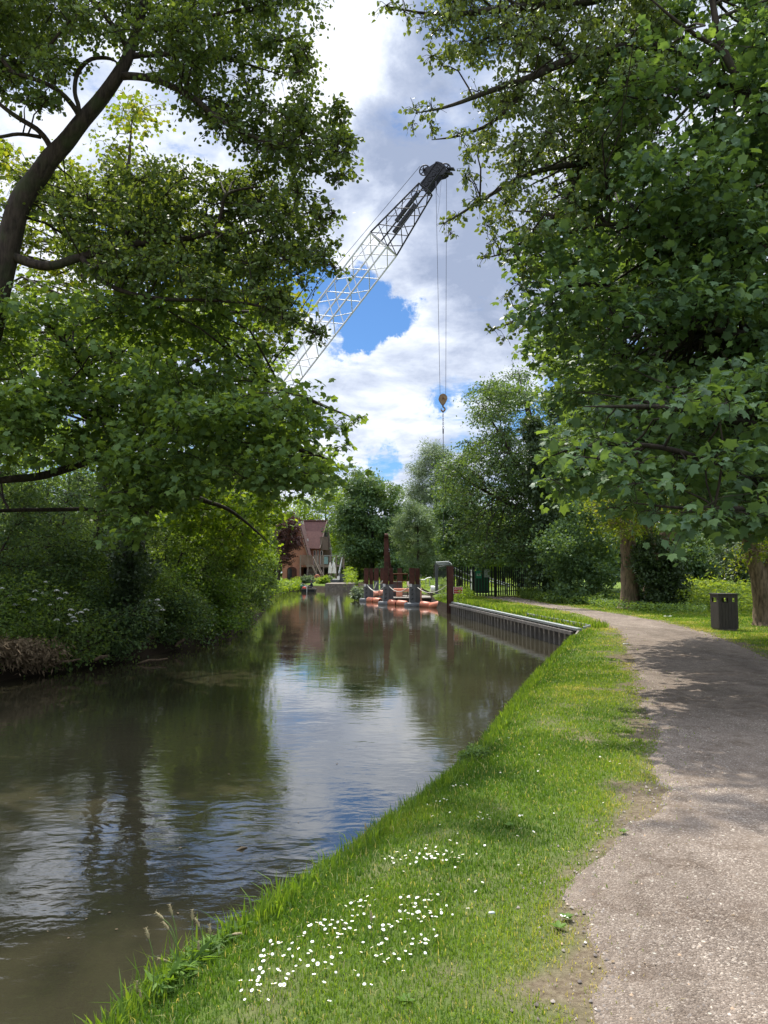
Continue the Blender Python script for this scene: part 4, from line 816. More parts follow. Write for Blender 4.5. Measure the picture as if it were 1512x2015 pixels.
# ---------------------------------------------------------------- single rusty pile, sign, fence
def hbeam(mb, c, w, d, z0, z1, t=.04, rz=0.0, m=0):
    ca, sa = cos(rz), sin(rz)
    def q(x, y): return (c[0]+x*ca-y*sa, c[1]+x*sa+y*ca)
    for (x, y, a, b) in ((0, -d/2+t/2, w, t), (0, d/2-t/2, w, t), (0, 0, t, d-2*t-.004)):
        p = q(x, y); mb.box((p[0], p[1], (z0+z1)/2), (a, b, z1-z0), rz=rz, m=m)
pc_ = P(886, 1150, 42.6)
mb = MB(); hbeam(mb, pc_, .30, .30, -1.4, P(886, 1114, 42.6)[2], rz=.25); tag(mb.build('steel_pile', M['rust'], None), 'single dark rusty H pile standing in the water at the end of the fence', 'steel pile')
def text(body, size, mat, loc, rot, parent, name='lettering', ext=.002):
    cu = bpy.data.curves.new(name, 'FONT'); cu.body = body; cu.size = size; cu.align_x = 'CENTER'; cu.align_y = 'CENTER'; cu.extrude = ext
    to = bpy.data.objects.new(name, cu); COL.objects.link(to); dg = bpy.context.evaluated_depsgraph_get()
    me = bpy.data.meshes.new_from_object(to.evaluated_get(dg)); bpy.data.objects.remove(to); bpy.data.curves.remove(cu)
    o = link_mesh(name, me, mat, parent); o.rotation_euler = rot; o.location = Vector(loc)-wloc(parent); return o
Ys = 42.3; a = P(892.5, 1155, Ys); b = P(911, 1168.5, Ys)
root = empty('caution_sign', ((a[0]+b[0])/2, Ys, b[2]), 'small red warning sign with white letters fixed beside the rusty pile', 'sign')
mb = MB(); mb.b2((a[0], Ys-.012, b[2]), (b[0], Ys+.012, a[2])); mb.build('sign_border', M['white'], root)
mb = MB(); mb.b2((a[0]+.02, Ys-.018, b[2]+.02), (b[0]-.02, Ys-.0125, a[2]-.02)); mb.build('sign_face', M['signred'], root)
text('CAUTION', .115, M['white'], ((a[0]+b[0])/2, Ys-.022, a[2]*.7+b[2]*.3), (pi/2, 0, 0), root)
text('NO ENTRY', .085, M['white'], ((a[0]+b[0])/2, Ys-.022, a[2]*.32+b[2]*.68), (pi/2, 0, 0), root)
mb = MB(); mb.cyl(((a[0]+b[0])/2, Ys+.03, -.02), ((a[0]+b[0])/2, Ys+.03, a[2]-.05), .02, 8); mb.build('sign_post', M['grey'], root)

def pale(mb, x, y, z0, z1, w=.088):
    mb.add([(x-w/2,y,z0),(x,y-.02,z0),(x+w/2,y,z0),(x-w/2,y,z1-.07),(x,y-.02,z1),(x+w/2,y,z1-.07),(x-w/2,y+.012,z0),(x,y-.008,z0),(x+w/2,y+.012,z0),(x-w/2,y+.012,z1-.07),(x,y-.008,z1),(x+w/2,y+.012,z1-.07)],
           [(0,1,4,3),(1,2,5,4),(6,9,10,7),(7,10,11,8),(0,3,9,6),(2,8,11,5),(3,4,10,9),(4,5,11,10)])
fr = empty('palisade_fence', P(980, 1172, 50), 'black steel palisade fence with pointed pales across the yard entrance', 'fence')
FY = 50.0; zt = P(940, 1114, FY)[2]
segs = [('left', 889, 931), ('gate', 933.5, 973.5), ('right', 977, 1062)]
def fpt(px):   # fence line, drifting back to the right
    Y = FY + max(0, (px-977)/85)*4.0
    return P(px, 1150, Y)[0], Y
for nm, p0, p1 in segs:
    par = fr
    if nm == 'gate':
        gt = empty('gate', Vector(P(953, 1172, FY))-wloc(fr), None, None); gt.parent = fr; par = gt
    mb = MB(); x0, y0 = fpt(p0); x1, y1 = fpt(p1); n = int((x1-x0)/.172)
    zb = .12 if nm != 'gate' else .06
    for i in range(n+1):
        t = i/max(1, n); pale(mb, x0+(x1-x0)*t, y0+(y1-y0)*t, zb if nm != 'right' else .08, zt+random.uniform(-.01, .01))
    mb.build('pales', M['black'], par); mb = MB()
    for z in (.38, zt-.38): mb = MB(); mb.bar((x0-.05, y0+.04, z), (x1+.05, y1+.04, z), .05, .05); mb.build('rail', M['black'], par)
for p in (890, 932, 975.3, 1020, 1063):
    x_, y_ = fpt(p); mb = MB(); mb.b2((x_-.055, y_+.03, -.1), (x_+.055, y_+.14, zt-.02)); mb.build('post', M['black'], fr)
def board(name, px0, py0, px1, py1, Y, mat, label, lines=()):
    a = P(px0, py0, Y); b = P(px1, py1, Y); r = empty(name, ((a[0]+b[0])/2, Y, b[2]), label, 'sign')
    mb = MB(); mb.b2((a[0], Y-.01, b[2]), (b[0], Y+.01, a[2])); mb.build('panel', mat, r); mb = MB()
    for f in lines: z = a[2]+(b[2]-a[2])*f; mb = MB(); mb.b2((a[0]+.05, Y-.014, z-.022), (b[0]-.05, Y-.0105, z+.022)); mb.build('lettering', M['white'], r)
    return r
board('green_sign', 937, 1123, 948, 1138, FY-.06, M['signgreen'], 'green notice with pale lines of text on the palisade gate', (.45, .62))
board('grey_sign', 953, 1120.5, 963.5, 1136, FY-.06, M['signgrey'], 'plain grey notice to the right of the green one on the gate')
# green cabinet behind
a = P(928, 1120, 55); b = P(963, 1161, 55)
root = empty('green_cabinet', ((a[0]+b[0])/2, 55, 0), 'dark green equipment cabinet with a white edge behind the gate', 'cabinet')
mb = MB(); mb.b2((a[0]+.25, 55, .12), (b[0], 56.1, a[2])); mb.build('body', M['green'], root)
mb = MB(); mb.b2((a[0]+.2, 54.95, a[2]+.003), (b[0]+.05, 56.15, a[2]+.06)); mb.build('roof', M['green'], root)
mb = MB(); mb.b2((a[0], 54.98, .12), (a[0]+.245, 56, a[2]-.03)); mb.build('side_panel', M['white'], root)
mb = MB(); mb.b2((a[0]+.30, 54.97, .25), ((a[0]+b[0])/2+.1, 54.997, a[2]-.12)); mb.build('door', M['green'], root)
# scaffold tubes behind the fence
tlab = ['white steel tube sloping down highest behind the left fence panel','white steel tube lying just under the highest one behind the left fence panel','long galvanised tube sloping right behind the gate','second galvanised tube sloping right behind the gate','lowest short galvanised tube behind the right fence panel']
for i, (x0, y0, x1, y1, Y) in enumerate(((893,1118,930,1136,54),(893,1132,928,1146,54.5),(962,1138,1003,1151,56),(964,1144,1004,1155,56.4),(975,1150,1002,1150,57))):
    mb = MB(); mb.cyl(P(x0, y0, Y), P(x1, y1, Y+.4), .07, 10); tag(mb.build('steel_tube', M['galv'], None), tlab[i], 'tube', 'steel tubes stacked in the yard')
root = empty('trestle', P(1000, 1165, 57)[:2]+(0,), 'white trestle carrying the galvanised tubes behind the fence', 'trestle')
for px in (996, 1003):
    p = P(px, 1150, 56.6); mb = MB(); mb.b2((p[0]-.04, p[1]-.04, 0), (p[0]+.04, p[1]+.04, P(px, 1151, 56.6)[2])); mb.build('leg', M['white'], root)
p = P(996, 1151, 56.6); q = P(1003, 1151, 56.6); mb = MB(); mb.bar((p[0]-.1, p[1], p[2]), (q[0]+.1, q[1], q[2]), .08); mb.build('beam', M['white'], root)
# stack of mesh fence panels
root = empty('fence_panel_stack', P(874, 1150, 49)[:2]+(0,), 'leaning stack of galvanised mesh site fence panels beside the rusty pile', 'fence panels')
for k in range(5):
    Y = 48.6+k*.22; a = P(857+k*1.2, 1107+k*2.2, Y); b = P(884+k*1.6, 1106+k*1.2, Y); mb = MB(); z0 = .25
    mb.tube([(a[0], Y, z0), (a[0], Y, a[2]-.06), (a[0]+.06, Y, a[2]), (b[0]-.06, Y, b[2]), (b[0], Y, b[2]-.06), (b[0], Y, z0), (a[0], Y, z0)], .022, 6)
    if k < 3:
        for i in range(1, 12): x_ = a[0]+(b[0]-a[0])*i/12; mb.bar((x_, Y, z0), (x_, Y, a[2]-.05), .005)
        for i in range(1, 7): z_ = z0+(a[2]-z0)*i/7; mb.bar((a[0], Y, z_), (b[0], Y, z_), .005)
    mb.build('mesh_panel', M['grey'], root)
for k in range(3): mb = MB(); mb.cyl(P(858+k*2, 1107+k*2.5, 48.4+k*.3), P(884+k*3, 1105.5+k*2.6, 48.5+k*.3), .05, 8); mb.build('top_tube', M['galv'], root)

# ---------------------------------------------------------------- mooring piles and yard
def moor(px, top, Y, w, label, collar=True, rz=.1, brown_py=1150):
    c = P(px, 1150, Y); zt_ = P(px, top, Y)[2]; zm = P(px, brown_py, Y)[2]
    r = empty('mooring_pile', (c[0], Y, WZ), label, 'mooring pile', 'rusty steel piles of the mooring')
    mb = MB(); hbeam(mb, c, w*.55, w*.7, zm, zt_, .05, rz); c2 = (c[0]+w*.62, Y+.25); hbeam(mb, c2, w*.42, w*.6, zm, zt_-.02, .05, rz); mb.build('steel_column', M['rust'], r)
    mb = MB(); mb.box((c[0]+.02, Y, (zm+WZ)/2-.3), (w*.62, w*.74, zm-WZ+.6), rz=rz); mb.box((c2[0], c2[1], (zm+WZ)/2-.3), (w*.5, w*.66, zm-WZ+.6), rz=rz); mb.build('sleeve', M['grey'], r)
    mb = MB(); mb.box((c[0]-w*.15, Y-w*.42, zm-.06), (.17, .03, .2), rz=rz); mb.build('reflector_plate', M['white'], r)
    for k in range(4): mb = MB(); mb.box((c[0]+.02, Y-w*.40, zm-.35-k*.3), (.14, .03, .05), rz=rz, ry=-.7); mb.build('rubbing_strip', M['black'], r)
    if collar:
        mb = MB(); pr = [(.50, -.22), (.58, -.1), (.58, .17), (.52, .22), (.1, .23)]
        V = []; seg = 24
        for rr, z in pr:
            for k in range(seg): aa = 2*pi*k/seg; V.append((c[0]+.12+cos(aa)*rr*1.12, Y+sin(aa)*rr, WZ+z))
        mb.add(V, [(i*seg+k, i*seg+(k+1) % seg, (i+1)*seg+(k+1) % seg, (i+1)*seg+k) for i in range(len(pr)-1) for k in range(seg)]+[tuple(range((len(pr)-1)*seg, len(pr)*seg))], 0, True)
        mb.build('floating_collar', M['grey'], r)
    return r
moor(721, 1118, 60, .62, 'left front mooring pile, rusty above grey, at the open water side')
moor(759, 1117, 54, .62, 'middle front mooring pile standing before the tall leaning beam')
moor(811, 1117.5, 51.5, .62, 'right front mooring pile, nearest the step ladder')
for i, (px, Y, w, lab) in enumerate(((741, 70, .42, 'thin rear pile second from the left of the mooring'), (752.5, 69, .36, 'thin rear pile just left of the middle front pile'), (787, 71, .42, 'thin rear pile seen above the brown railing'))):
    c = P(px, 1150, Y); r = empty('mooring_pile', (c[0], Y, WZ), lab, 'mooring pile', 'rusty steel piles of the mooring')
    mb = MB(); hbeam(mb, c, w, w, P(px, 1143, Y)[2], P(px, 1118, Y)[2], .04); mb.build('steel_column', M['rust'], r)
    mb = MB(); mb.box((c[0], Y, (P(px, 1143, Y)[2]+WZ)/2-.3), (w*1.05, w*1.05, P(px, 1143, Y)[2]-WZ+.6)); mb.build('sleeve', M['grey'], r)
# tall beam
r = empty('steel_beam', P(762, 1120, 57), 'tall rusty steel beam with a raking brace rising behind the middle mooring pile', 'steel beam')
mb = MB(); c = P(760.5, 1100, 57); hbeam(mb, c, .34, .3, -1.2, P(760, 1055, 57)[2], .05); mb.build('column', M['rust'], r)
mb = MB(); mb.bar(P(763.5, 1068, 57.2), P(771, 1150, 57.2), .16, .2); mb.build('brace', M['rust'], r)
mb = MB(); q = P(760.5, 1054, 57); mb.cyl((q[0]-.13, 56.8, q[2]), (q[0]+.13, 56.8, q[2]), .15, 12); mb.box((q[0], 57, q[2]), (.26, .3, .3)); mb.build('head_bracket', M['rust'], r)
mb = MB(); q = P(765, 1083, 57); mb.torus(q, (0, 1, 0), .09, .02, 12); mb.build('shackle', M['galv'], r)
# orange floats
fl = [((724.5,1180.5),(737,1181.5),59,'left float beside the left pile'),((737.5,1181.8),(750,1180),58.4,'second float from the left'),((766,1186),(782,1187),53.6,'float just right of the middle pile'),((783,1187.3),(802,1188),52.8,'float touching the collar of the right pile'),
      ((829,1187),(848,1192),50.5,'float second from the right'),((848.5,1193),(868,1184),49.6,'large end float at the right tilted towards the camera')]
for i, (a, b, Y, lab) in enumerate(fl):
    p = Vector(P(a[0], a[1], Y)); q = Vector(P(b[0]-1.2, b[1], Y-(.8 if i == 5 else .42))); k = .235
    p.z = max(min(p.z, WZ+.16), WZ+.06); q.z = WZ+.08 if i != 5 else WZ+.22
    r = empty('orange_float', tuple((p+q)/2), 'orange boom '+lab, 'float', 'orange boom floats between the piles')
    d = (q-p).normalized(); mb = MB(); mb.tube([p, p+d*.05, q-d*.05, q], [k*.86, k, k, k*.86], 18); mb.build('float_body', M['orange'], r)
    mb = MB(); mb.cyl(q-d*.01, q+d*.008, k*.72, 18); mb.build('end_shade_disc', M['rust'], r)  # flat dark disc, its colour stands in for shade in the hollow end
    
    for u_, v_ in ((q-d*.02, q+d*.03), (p+d*.02, p-d*.03)): mb = MB(); mb.cyl(u_, v_, .045, 10); mb.build('end_cap', M['rope'], r)
for i, (px, py, Y, lab) in enumerate(((739, 1169, 66, 'faded pink float behind the left mooring rope'), (751.5, 1167, 66, 'faded pink float close to the middle pile'))):
    c = Vector(P(px, py, Y)); mb = MB(); mb.tube([c+Vector((-.2,-.2,0)), c+Vector((-.17,-.17,0)), c+Vector((.17,.17,0)), c+Vector((.2,.2,0))], [.2, .25, .25, .2], 14); tag(mb.build('pink_float', M['pink'], None), lab, 'float')
def rope(p, q, sag, r, mat, name, label, cat, n=14, group=None):
    p = Vector(p); q = Vector(q); mb = MB()
    mb.tube([p+(q-p)*(i/n)-Vector((0, 0, 4*sag*(i/n)*(1-i/n))) for i in range(n+1)], r, 6); return tag(mb.build(name, M[mat], None), label, cat, group)
rope(P(723, 1151, 59.6), P(754, 1156, 53.6), .36, .032, 'rope', 'mooring_rope', 'pale slack rope between the left and middle front piles', 'rope')
rope(P(766, 1153.5, 53.6), P(805, 1154.5, 51.1), .36, .03, 'rope', 'mooring_rope', 'pale slack rope between the middle and right front piles', 'rope')
rope(P(822, 1156, 51.3), P(884, 1147, 42.9), .45, .022, 'rope', 'mooring_rope', 'thin pale rope from the right front pile to the single rusty pile', 'rope')
rope(P(737, 1158, 68), P(742, 1146, 68), .0, .05, 'rope', 'mooring_rope', 'short pale rope end hanging on the left rear pile', 'rope')
rope(P(748, 1150, 68), P(754, 1143, 66), .03, .06, 'rope', 'mooring_rope', 'short thick pale rope end left of the middle pile', 'rope')
# work platform
r = empty('work_platform', P(790, 1178, 60)[:2]+(WZ,), 'low floating work platform with brown handrails behind the front piles', 'platform')
a = P(766, 1172, 58); b = P(846, 1180, 58)
mb = MB(); mb.b2((a[0], 57, WZ-.25), (b[0]+.2, 62.5, WZ+.30)); mb.build('pontoon', M['mud'], r)
mb = MB(); mb.b2((a[0]-.05, 56.95, WZ+.303), (b[0]+.25, 62.55, WZ+.38)); mb.build('deck', M['plank'], r)
mb = MB()
for px in (769, 774, 782, 792, 802): p = P(px, 1150, 60); mb.bar((p[0], 60, WZ+.38), (p[0], 60, P(px, 1130, 60)[2]), .05)
for py in (1130, 1143): mb.bar(P(767, py, 60), P(803, py, 60), .05, .07)
mb.build('handrail', M['rust'], r)
mb = MB(); p = P(768, 1129.3, 60); q = P(803, 1129.3, 60); mb.bar((p[0], 59.95, p[2]+.03), (q[0], 59.95, q[2]+.03), .05, .04); mb.build('top_rail', M['tan'], r)
mb = MB(); p = P(770, 1158, 59.5); q = P(806, 1164, 59.5); mb.b2((p[0], 58.9, q[2]-.0), (q[0], 60.2, p[2])); tag(mb.build('pink_board', M['pink'], None), 'faded pink board laid across the work platform', 'board')
mb = MB(); p = P(780, 1164, 59); q = P(792, 1172, 59); mb.b2((p[0], 58.6, WZ+.383), (q[0], 59.4, p[2]-.01)); mb.cyl((p[0]+.22, 58.58, WZ+.6), (p[0]+.22, 58.5, WZ+.6), .1, 10); tag(mb.build('pump_engine', M['pink'], None), 'reddish pump engine on the platform below the sagging rope', 'pump')
mb = MB(); p = P(773, 1146, 60.6); q = P(792, 1158, 60.6); mb.b2((p[0], 60.5, WZ+.383), (q[0], 61.3, p[2])); mb.b2((p[0]-.03, 60.45, p[2]+.003), (q[0]+.03, 61.35, p[2]+.05)); tag(mb.build('grey_tank', M['dgrey'], None), 'dark grey tank behind the brown handrail', 'tank')
mb = MB(); p = P(801, 1144, 60); mb.b2((p[0], 59.9, p[2]-.33), (p[0]+.24, 59.93, p[2])); mb.bar((p[0]+.12, 59.96, WZ+.38), (p[0]+.12, 59.96, p[2]), .03); tag(mb.build('white_notice', M['white'], None), 'small white notice beside the right front pile', 'sign')
# step ladder
r = empty('step_ladder', P(825, 1160, 56)[:2]+(-.3,), 'aluminium step ladder standing right of the right front pile', 'ladder')
mb = MB(); Yl = 56; pa, pb_, pc2, pd2 = P(821.5, 1137, Yl), P(820, 1160, Yl-.3), P(825.5, 1137, Yl), P(829.5, 1160, Yl-.3)
mb.bar(pa, pb_, .03, .05); mb.bar(pc2, pd2, .03, .05)
for k in range(1, 7): t = k/7; mb.bar(Vector(pa).lerp(Vector(pb_), t), Vector(pc2).lerp(Vector(pd2), t), .05, .03)
mb.build('front_frame', M['galv'], r)
mb = MB(); mb.bar(P(821.5, 1127, Yl+.05), P(822.5, 1160, Yl+.6), .03, .04); mb.bar(P(829, 1131, Yl+.3), P(826, 1160, Yl+.6), .03, .04); mb.build('rear_frame', M['galv'], r)
# trestle table + white bin
r = empty('work_trestle', P(840, 1158, 62)[:2]+(0,), 'flimsy pale trestle with a bent tube in the yard left of the fence panels', 'trestle')
mb = MB(); mb.tube([P(828, 1141, 62), P(836, 1141, 62), P(841, 1137.5, 62), P(849, 1136.5, 62)], .04, 6); mb.build('tube', M['galv'], r)
for px in (838.5, 846): mb = MB(); mb.bar(P(px, 1139.5, 62), P(px, 1153, 62), .04); mb.build('leg', M['galv'], r)
mb = MB(); c = P(857, 1150, 58); mb.cyl((c[0]-.35, 58, .32), (c[0]+.3, 58, .32), .28, 14); tag(mb.build('white_drum', M['white'], None), 'white drum lying on its side in the yard', 'drum')
mb = MB(); p = P(835, 1163, 57); mb.box((p[0]+.3, 57.2, .05), (1.5, .8, .05), ry=.45, rz=.2); mb.box((p[0]+.35, 57.25, .12), (1.5, .75, .05), ry=.42, rz=.3); tag(mb.build('board_heap', M['plank'], None), 'heap of grey boards on the bank between the right pile and the end float', 'boards')
mb = MB(); p = P(824, 1160, 55); mb.b2((p[0]-.1, 54.8, -.55), (p[0]+.22, 55.2, p[2])); mb.b2((p[0]-.14, 54.76, p[2]+.003), (p[0]+.26, 55.24, p[2]+.05)); tag(mb.build('fender_box', M['pink'], None), 'worn pinkish crate hanging beside the right front pile', 'crate')
tree('water_dock', 'pale leafed water plant standing in the canal left of the left pile', 'plant', P(703, 1180, 62)[:2]+(WZ,), [], ell(P(703, 1168, 62), (.4, .4, .55), .28, 14, 7, -.6), 'ovate', 'silver', 1000, .17, branch=False, tw=0, crown_name='leaves')
tree('bank_weed', 'dark green leafy clump hanging over the water edge halfway along the grass', 'plant', G(935, 1490, -.1), [], ell(G(932, 1492, -.06), (.13, .13, .10), .06, 24, 8, -.3), 'ovate', 'bush', 2200, .026, branch=False, tw=0, crown_name='leaves')

# ---------------------------------------------------------------- crane
cr = empty('lattice_crane', P(300, 1120, 60)[:2]+(0,), 'lattice boom crane with pale boom and black head above the left trees', 'crane')
Bf = Vector(P(284, 1096, 60)); Bt = Vector(P(838, 372, 51))
ax = (Bt-Bf); Lb = ax.length; ax.normalize(); wv = Vector((-ax.y, ax.x, 0)).normalized()
hv = ax.cross(wv).normalized()
if hv.z < 0: hv = -hv
if wv.y < 0: wv = -wv
def lattice(s0, s1, w0, w1, h0, h1, npan, mats, rc, rl, names, first=0):
    mb = MB(); 
    def corner(s, i, j):
        t = (s-s0)/(s1-s0); w = w0+(w1-w0)*t; h = h0+(h1-h0)*t; return Bf+ax*s+wv*(i*w/2)+hv*(j*h/2)
    for i in (-1, 1):
        for j in (-1, 1): mb.cyl(corner(s0, i, j), corner(s1, i, j), rc, 8)
    ds = (s1-s0)/npan
    for k in range(npan):
        a = s0+k*ds; m_ = a+ds/2; b = a+ds
        for i in (-1, 1):      # side faces
            mb.cyl(corner(a, i, -1), corner(m_, i, 1), rl, 6); mb.cyl(corner(m_, i, 1), corner(b, i, -1), rl, 6)
        for j in (-1, 1):
            mb.cyl(corner(a, -1, j), corner(m_, 1, j), rl, 6); mb.cyl(corner(m_, 1, j), corner(b, -1, j), rl, 6)
    for s in (s0, s1):
        cs = [corner(s, -1, -1), corner(s, 1, -1), corner(s, 1, 1), corner(s, -1, 1)]
        for q in range(4): mb.cyl(cs[q], cs[(q+1) % 4], rl*1.2, 6)
        mb.cyl(cs[0], cs[2], rl, 6)
    mb.build(names, mats, cr)
S1 = Lb*.63; S2 = Lb*.865; BW = 1.75
lattice(.6, 4.2, .9, BW, .3, BW, 2, M['boom'], .065, .035, 'boom_foot')
lattice(4.2, Lb*.35, BW, BW, BW, BW, 4, M['boom'], .065, .034, 'boom_section')
lattice(Lb*.35+.02, S1, BW, BW, BW, BW, 5, M['boom'], .065, .034, 'boom_section')
lattice(S1+.02, S2, BW, BW, BW, BW, 4, M['boom'], .065, .034, 'boom_section')
lattice(S2+.02, Lb, BW, .75, BW, .95, 3, M['boomdark'], .06, .034, 'boom_tip')
# dark boards in tip
for (t0, t1, o) in ((.915, .985, .3), (.895, .965, -.2)):
    mb = MB(); mb.bar(Bf+ax*Lb*t0+hv*o*.8+wv*-.1, Bf+ax*Lb*t1+hv*o*.8+wv*-.1, .22, .22); mb.build('walkway_board', M['boomdark'], cr)
# head
def plate(pts2, off, th, mat, name, holes=()):
    mb = MB(); o0 = Bf+ax*Lb
    mb.prism([o0+ax*a*.6+hv*b*.76+wv*off for a, b in pts2], wv*th); return mb.build(name, mat, cr)
hp = [(-.15,.42),(1.5,.62),(1.75,1.0),(2.15,.85),(2.75,.62),(3.1,.5),(3.25,.05),(3.2,-.5),(2.7,-.85),(2.3,-.75),(1.9,-.45),(.6,-.48),(-.35,-.42)]
for off in (-.34, .30): plate(hp, off, .04, M['boomdark'], 'head_plate')
o0 = Bf+ax*Lb
mb = MB()
for a in (.25, .65, 1.05, 1.45): mb.torus(o0+ax*a+wv*-.36, wv, .15, .035, 18); mb.cyl(o0+ax*a-wv*.345, o0+ax*a-wv*.375, .10, 14)
mb.bar(o0+ax*-.1+hv*.32-wv*.37, o0+ax*1.8+hv*.42-wv*.37, .05, .06); mb.bar(o0+ax*-.1-hv*.3-wv*.37, o0+ax*1.9-hv*.25-wv*.37, .05, .06)
mb.bar(o0+ax*1.78+hv*.42-wv*.36, o0+ax*1.8-hv*.4-wv*.36, .05, .05); mb.bar(o0+ax*1.3+hv*.36-wv*.36, o0+ax*1.3-hv*.36-wv*.36, .04, .04)
mb.build('stiffener', M['boomdark'], cr)
def sheave(c, r, name='sheave'):
    mb = MB(); mb.torus(c, wv, r, r*.13, 24); mb.cyl(c-wv*.25, c+wv*.25, r*.2, 10)
    a = wv.orthogonal().normalized(); b = wv.cross(a)
    for k in range(6): t = k*pi/3; mb.bar(c, c+(a*cos(t)+b*sin(t))*r, r*.14)
    return mb.build(name, M['boomdark'], cr)
sh1 = o0+ax*.95+hv*1.0; sheave(sh1, .36)
sh2 = o0+ax*1.75-hv*.25; sheave(sh2, .42)
mb = MB(); mb.prism([o0+ax*.6+hv*.4-wv*.05, o0+ax*.8+hv*1.05-wv*.05, o0+ax*1.15+hv*1.05-wv*.05, o0+ax*1.5+hv*.6-wv*.05], wv*.1); mb.build('sheave_bracket', M['boomdark'], cr)
mb = MB(); mb.bar(o0+ax*1.9-hv*.4, o0+ax*2.15-hv*.85, .4, .07); mb.bar(o0+ax*1.6-hv*.5, o0+ax*1.85-hv*.95, .4, .07); mb.build('rope_guard', M['boomdark'], cr)
# pendants
for i, (o, dw) in enumerate(((1.55, -.25), (.95, .25))):
    rp = MB(); A1 = o0+ax*.95+hv*(1.32 if i == 0 else .75)+wv*dw; A0 = Bf+ax*2+hv*(3.4-i*.5)+wv*dw
    rp.cyl(A0, A1, .018, 6); md = A0.lerp(A1, .72+.03*i); rp.cyl(md-ax*.15, md+ax*.15, .05, 6); rp.build('pendant_rope', M['wire'], cr)
# hoist ropes and block
hk = Vector(P(872, 785, 50.2))
r1 = sh2+ax*.35-hv*.1; hl = P(862, 395, 50.2)
mb = MB(); mb.cyl(P(879, 352, 50.2), (hk.x+.19, hk.y, hk.z+.32), .014, 6); mb.build('hoist_rope', M['wire'], cr)
mb = MB(); mb.cyl(P(858, 357, 50.2), (hk.x-.19, hk.y, hk.z+.32), .014, 6); mb.cyl(P(858, 357, 50.2), P(859, 374, 50.2), .04, 6); mb.build('hoist_rope', M['wire'], cr)
mb = MB(); mb.tube([P(869, 352, 50.2), P(865, 400, 50.2), P(860.5, 432, 50.2)], .008, 5); mb.tube([P(858, 370, 50.2), P(860, 380, 50.2), P(863.5, 387, 50.2)], .012, 5); mb.build('slack_line', M['wire'], cr)
hb = empty('hook_block', hk-wloc(cr), None, None); hb.parent = cr
prof = []
for k in range(28):
    a = 2*pi*k/28; x_ = sin(a); z_ = cos(a); rr = .34 if z_ > 0 else .34
    prof.append((x_*(.29 if z_ > -.1 else .29*(1-.55*(-z_-.1))), z_*(.33 if z_ > 0 else .44)))
mb = MB()
for off in (-.14, .07): mb.prism([(hk.x+a, hk.y+off, hk.z+b) for a, b in prof], (0, .07, 0))
mb.build('cheek_plate', M['tan'], hb)
mb = MB(); mb.torus((hk.x, hk.y, hk.z+.02), (0, 1, 0), .25, .035, 22); mb.cyl((hk.x, hk.y-.17, hk.z+.02), (hk.x, hk.y+.17, hk.z+.02), .05, 10); mb.cyl((hk.x, hk.y, hk.z-.3), (hk.x, hk.y, hk.z-.55), .05, 10); mb.build('pulley', M['rust'], hb)
mb = MB(); hc = Vector((hk.x, hk.y, hk.z-.70)); mb.tube([hc+Vector((0,0,.18))]+[hc+Vector((sin(t)*.13, 0, cos(t)*.13)) for t in np.linspace(.2, 5.2, 14)], [.05]+[.05]*7+[.055]*4+[.03]*3, 8); mb.build('hook', M['tan'], hb)
# chain sling
cs = empty('chain_sling', (hk.x, hk.y, hk.z-.84), 'grey chain and wire sling hanging from the crane hook', 'chain')
z = hk.z-.86
for k in range(9):
    mb = MB(); L = .135; c = Vector((hk.x+.005*random.uniform(-1, 1), hk.y, z-L*k)); rr = .032 if k < 8 else .05; axv = Vector((1, 0, 0)) if k % 2 else Vector((0, 1, 0))
    sd_ = axv.cross(Vector((0, 0, 1))); mb.tube([c+sd_*cos(t)*rr*1.15+Vector((0, 0, sin(t)*.085)) for t in np.linspace(0, 2*pi, 13)], .014, 6, cap=False); mb.build('link', M['wire'], cs)
mb = MB(); zz0 = z-1.18; mb.cyl((hk.x, hk.y, zz0), (hk.x, hk.y, P(872, 1065, 50.2)[2]), .022, 8); mb.cyl((hk.x, hk.y, zz0+.02), (hk.x, hk.y, zz0-.3), .045, 8); mb.build('wire', M['wire'], cs)
# crane body
mb = MB(); q = Bf+Vector((-1.6, 0, 0)); mb.b2((q.x-3.6, q.y-1.3, 1.1), (q.x+2.0, q.y+1.3, 3.0)); mb.b2((q.x-3.3, q.y-1.1, 3.003), (q.x-.6, q.y+1.1, 3.5)); mb.build('machine_house', M['boom'], cr)
mb = MB(); mb.b2((q.x+.4, q.y-2.0, 1.4), (q.x+1.9, q.y-1.31, 3.1)); mb.build('cab', M['glass'], cr)
for s in (-1, 1):
    mb = MB(); yy = q.y+s*1.6; pr = [(q.x-3.2+.5*0, .0)]
    out = [(q.x-2.9+cos(t)*.48-.0, .5+sin(t)*.48) for t in np.linspace(pi/2, 3*pi/2, 8)]+[(q.x+1.9+cos(t)*.48, .5+sin(t)*.48) for t in np.linspace(-pi/2, pi/2, 8)]
    mb.prism([(a, yy-.35, b) for a, b in out], (0, .7, 0)); mb.build('track', M['black'], cr)
mb = MB(); mb.cyl((q.x-.5, q.y, .6), (q.x-.5, q.y, 1.1), 1.0, 18); mb.build('turntable', M['black'], cr)
mb = MB(); g0 = q+Vector((-2.5, 0, .3)); gt0 = Bf+ax*2+hv*3.2
for s in (-.5, .5): mb = MB(); mb.bar(g0+Vector((0, s, 0)), gt0+wv*s*.5, .12); mb.build('gantry_leg', M['boom'], cr)

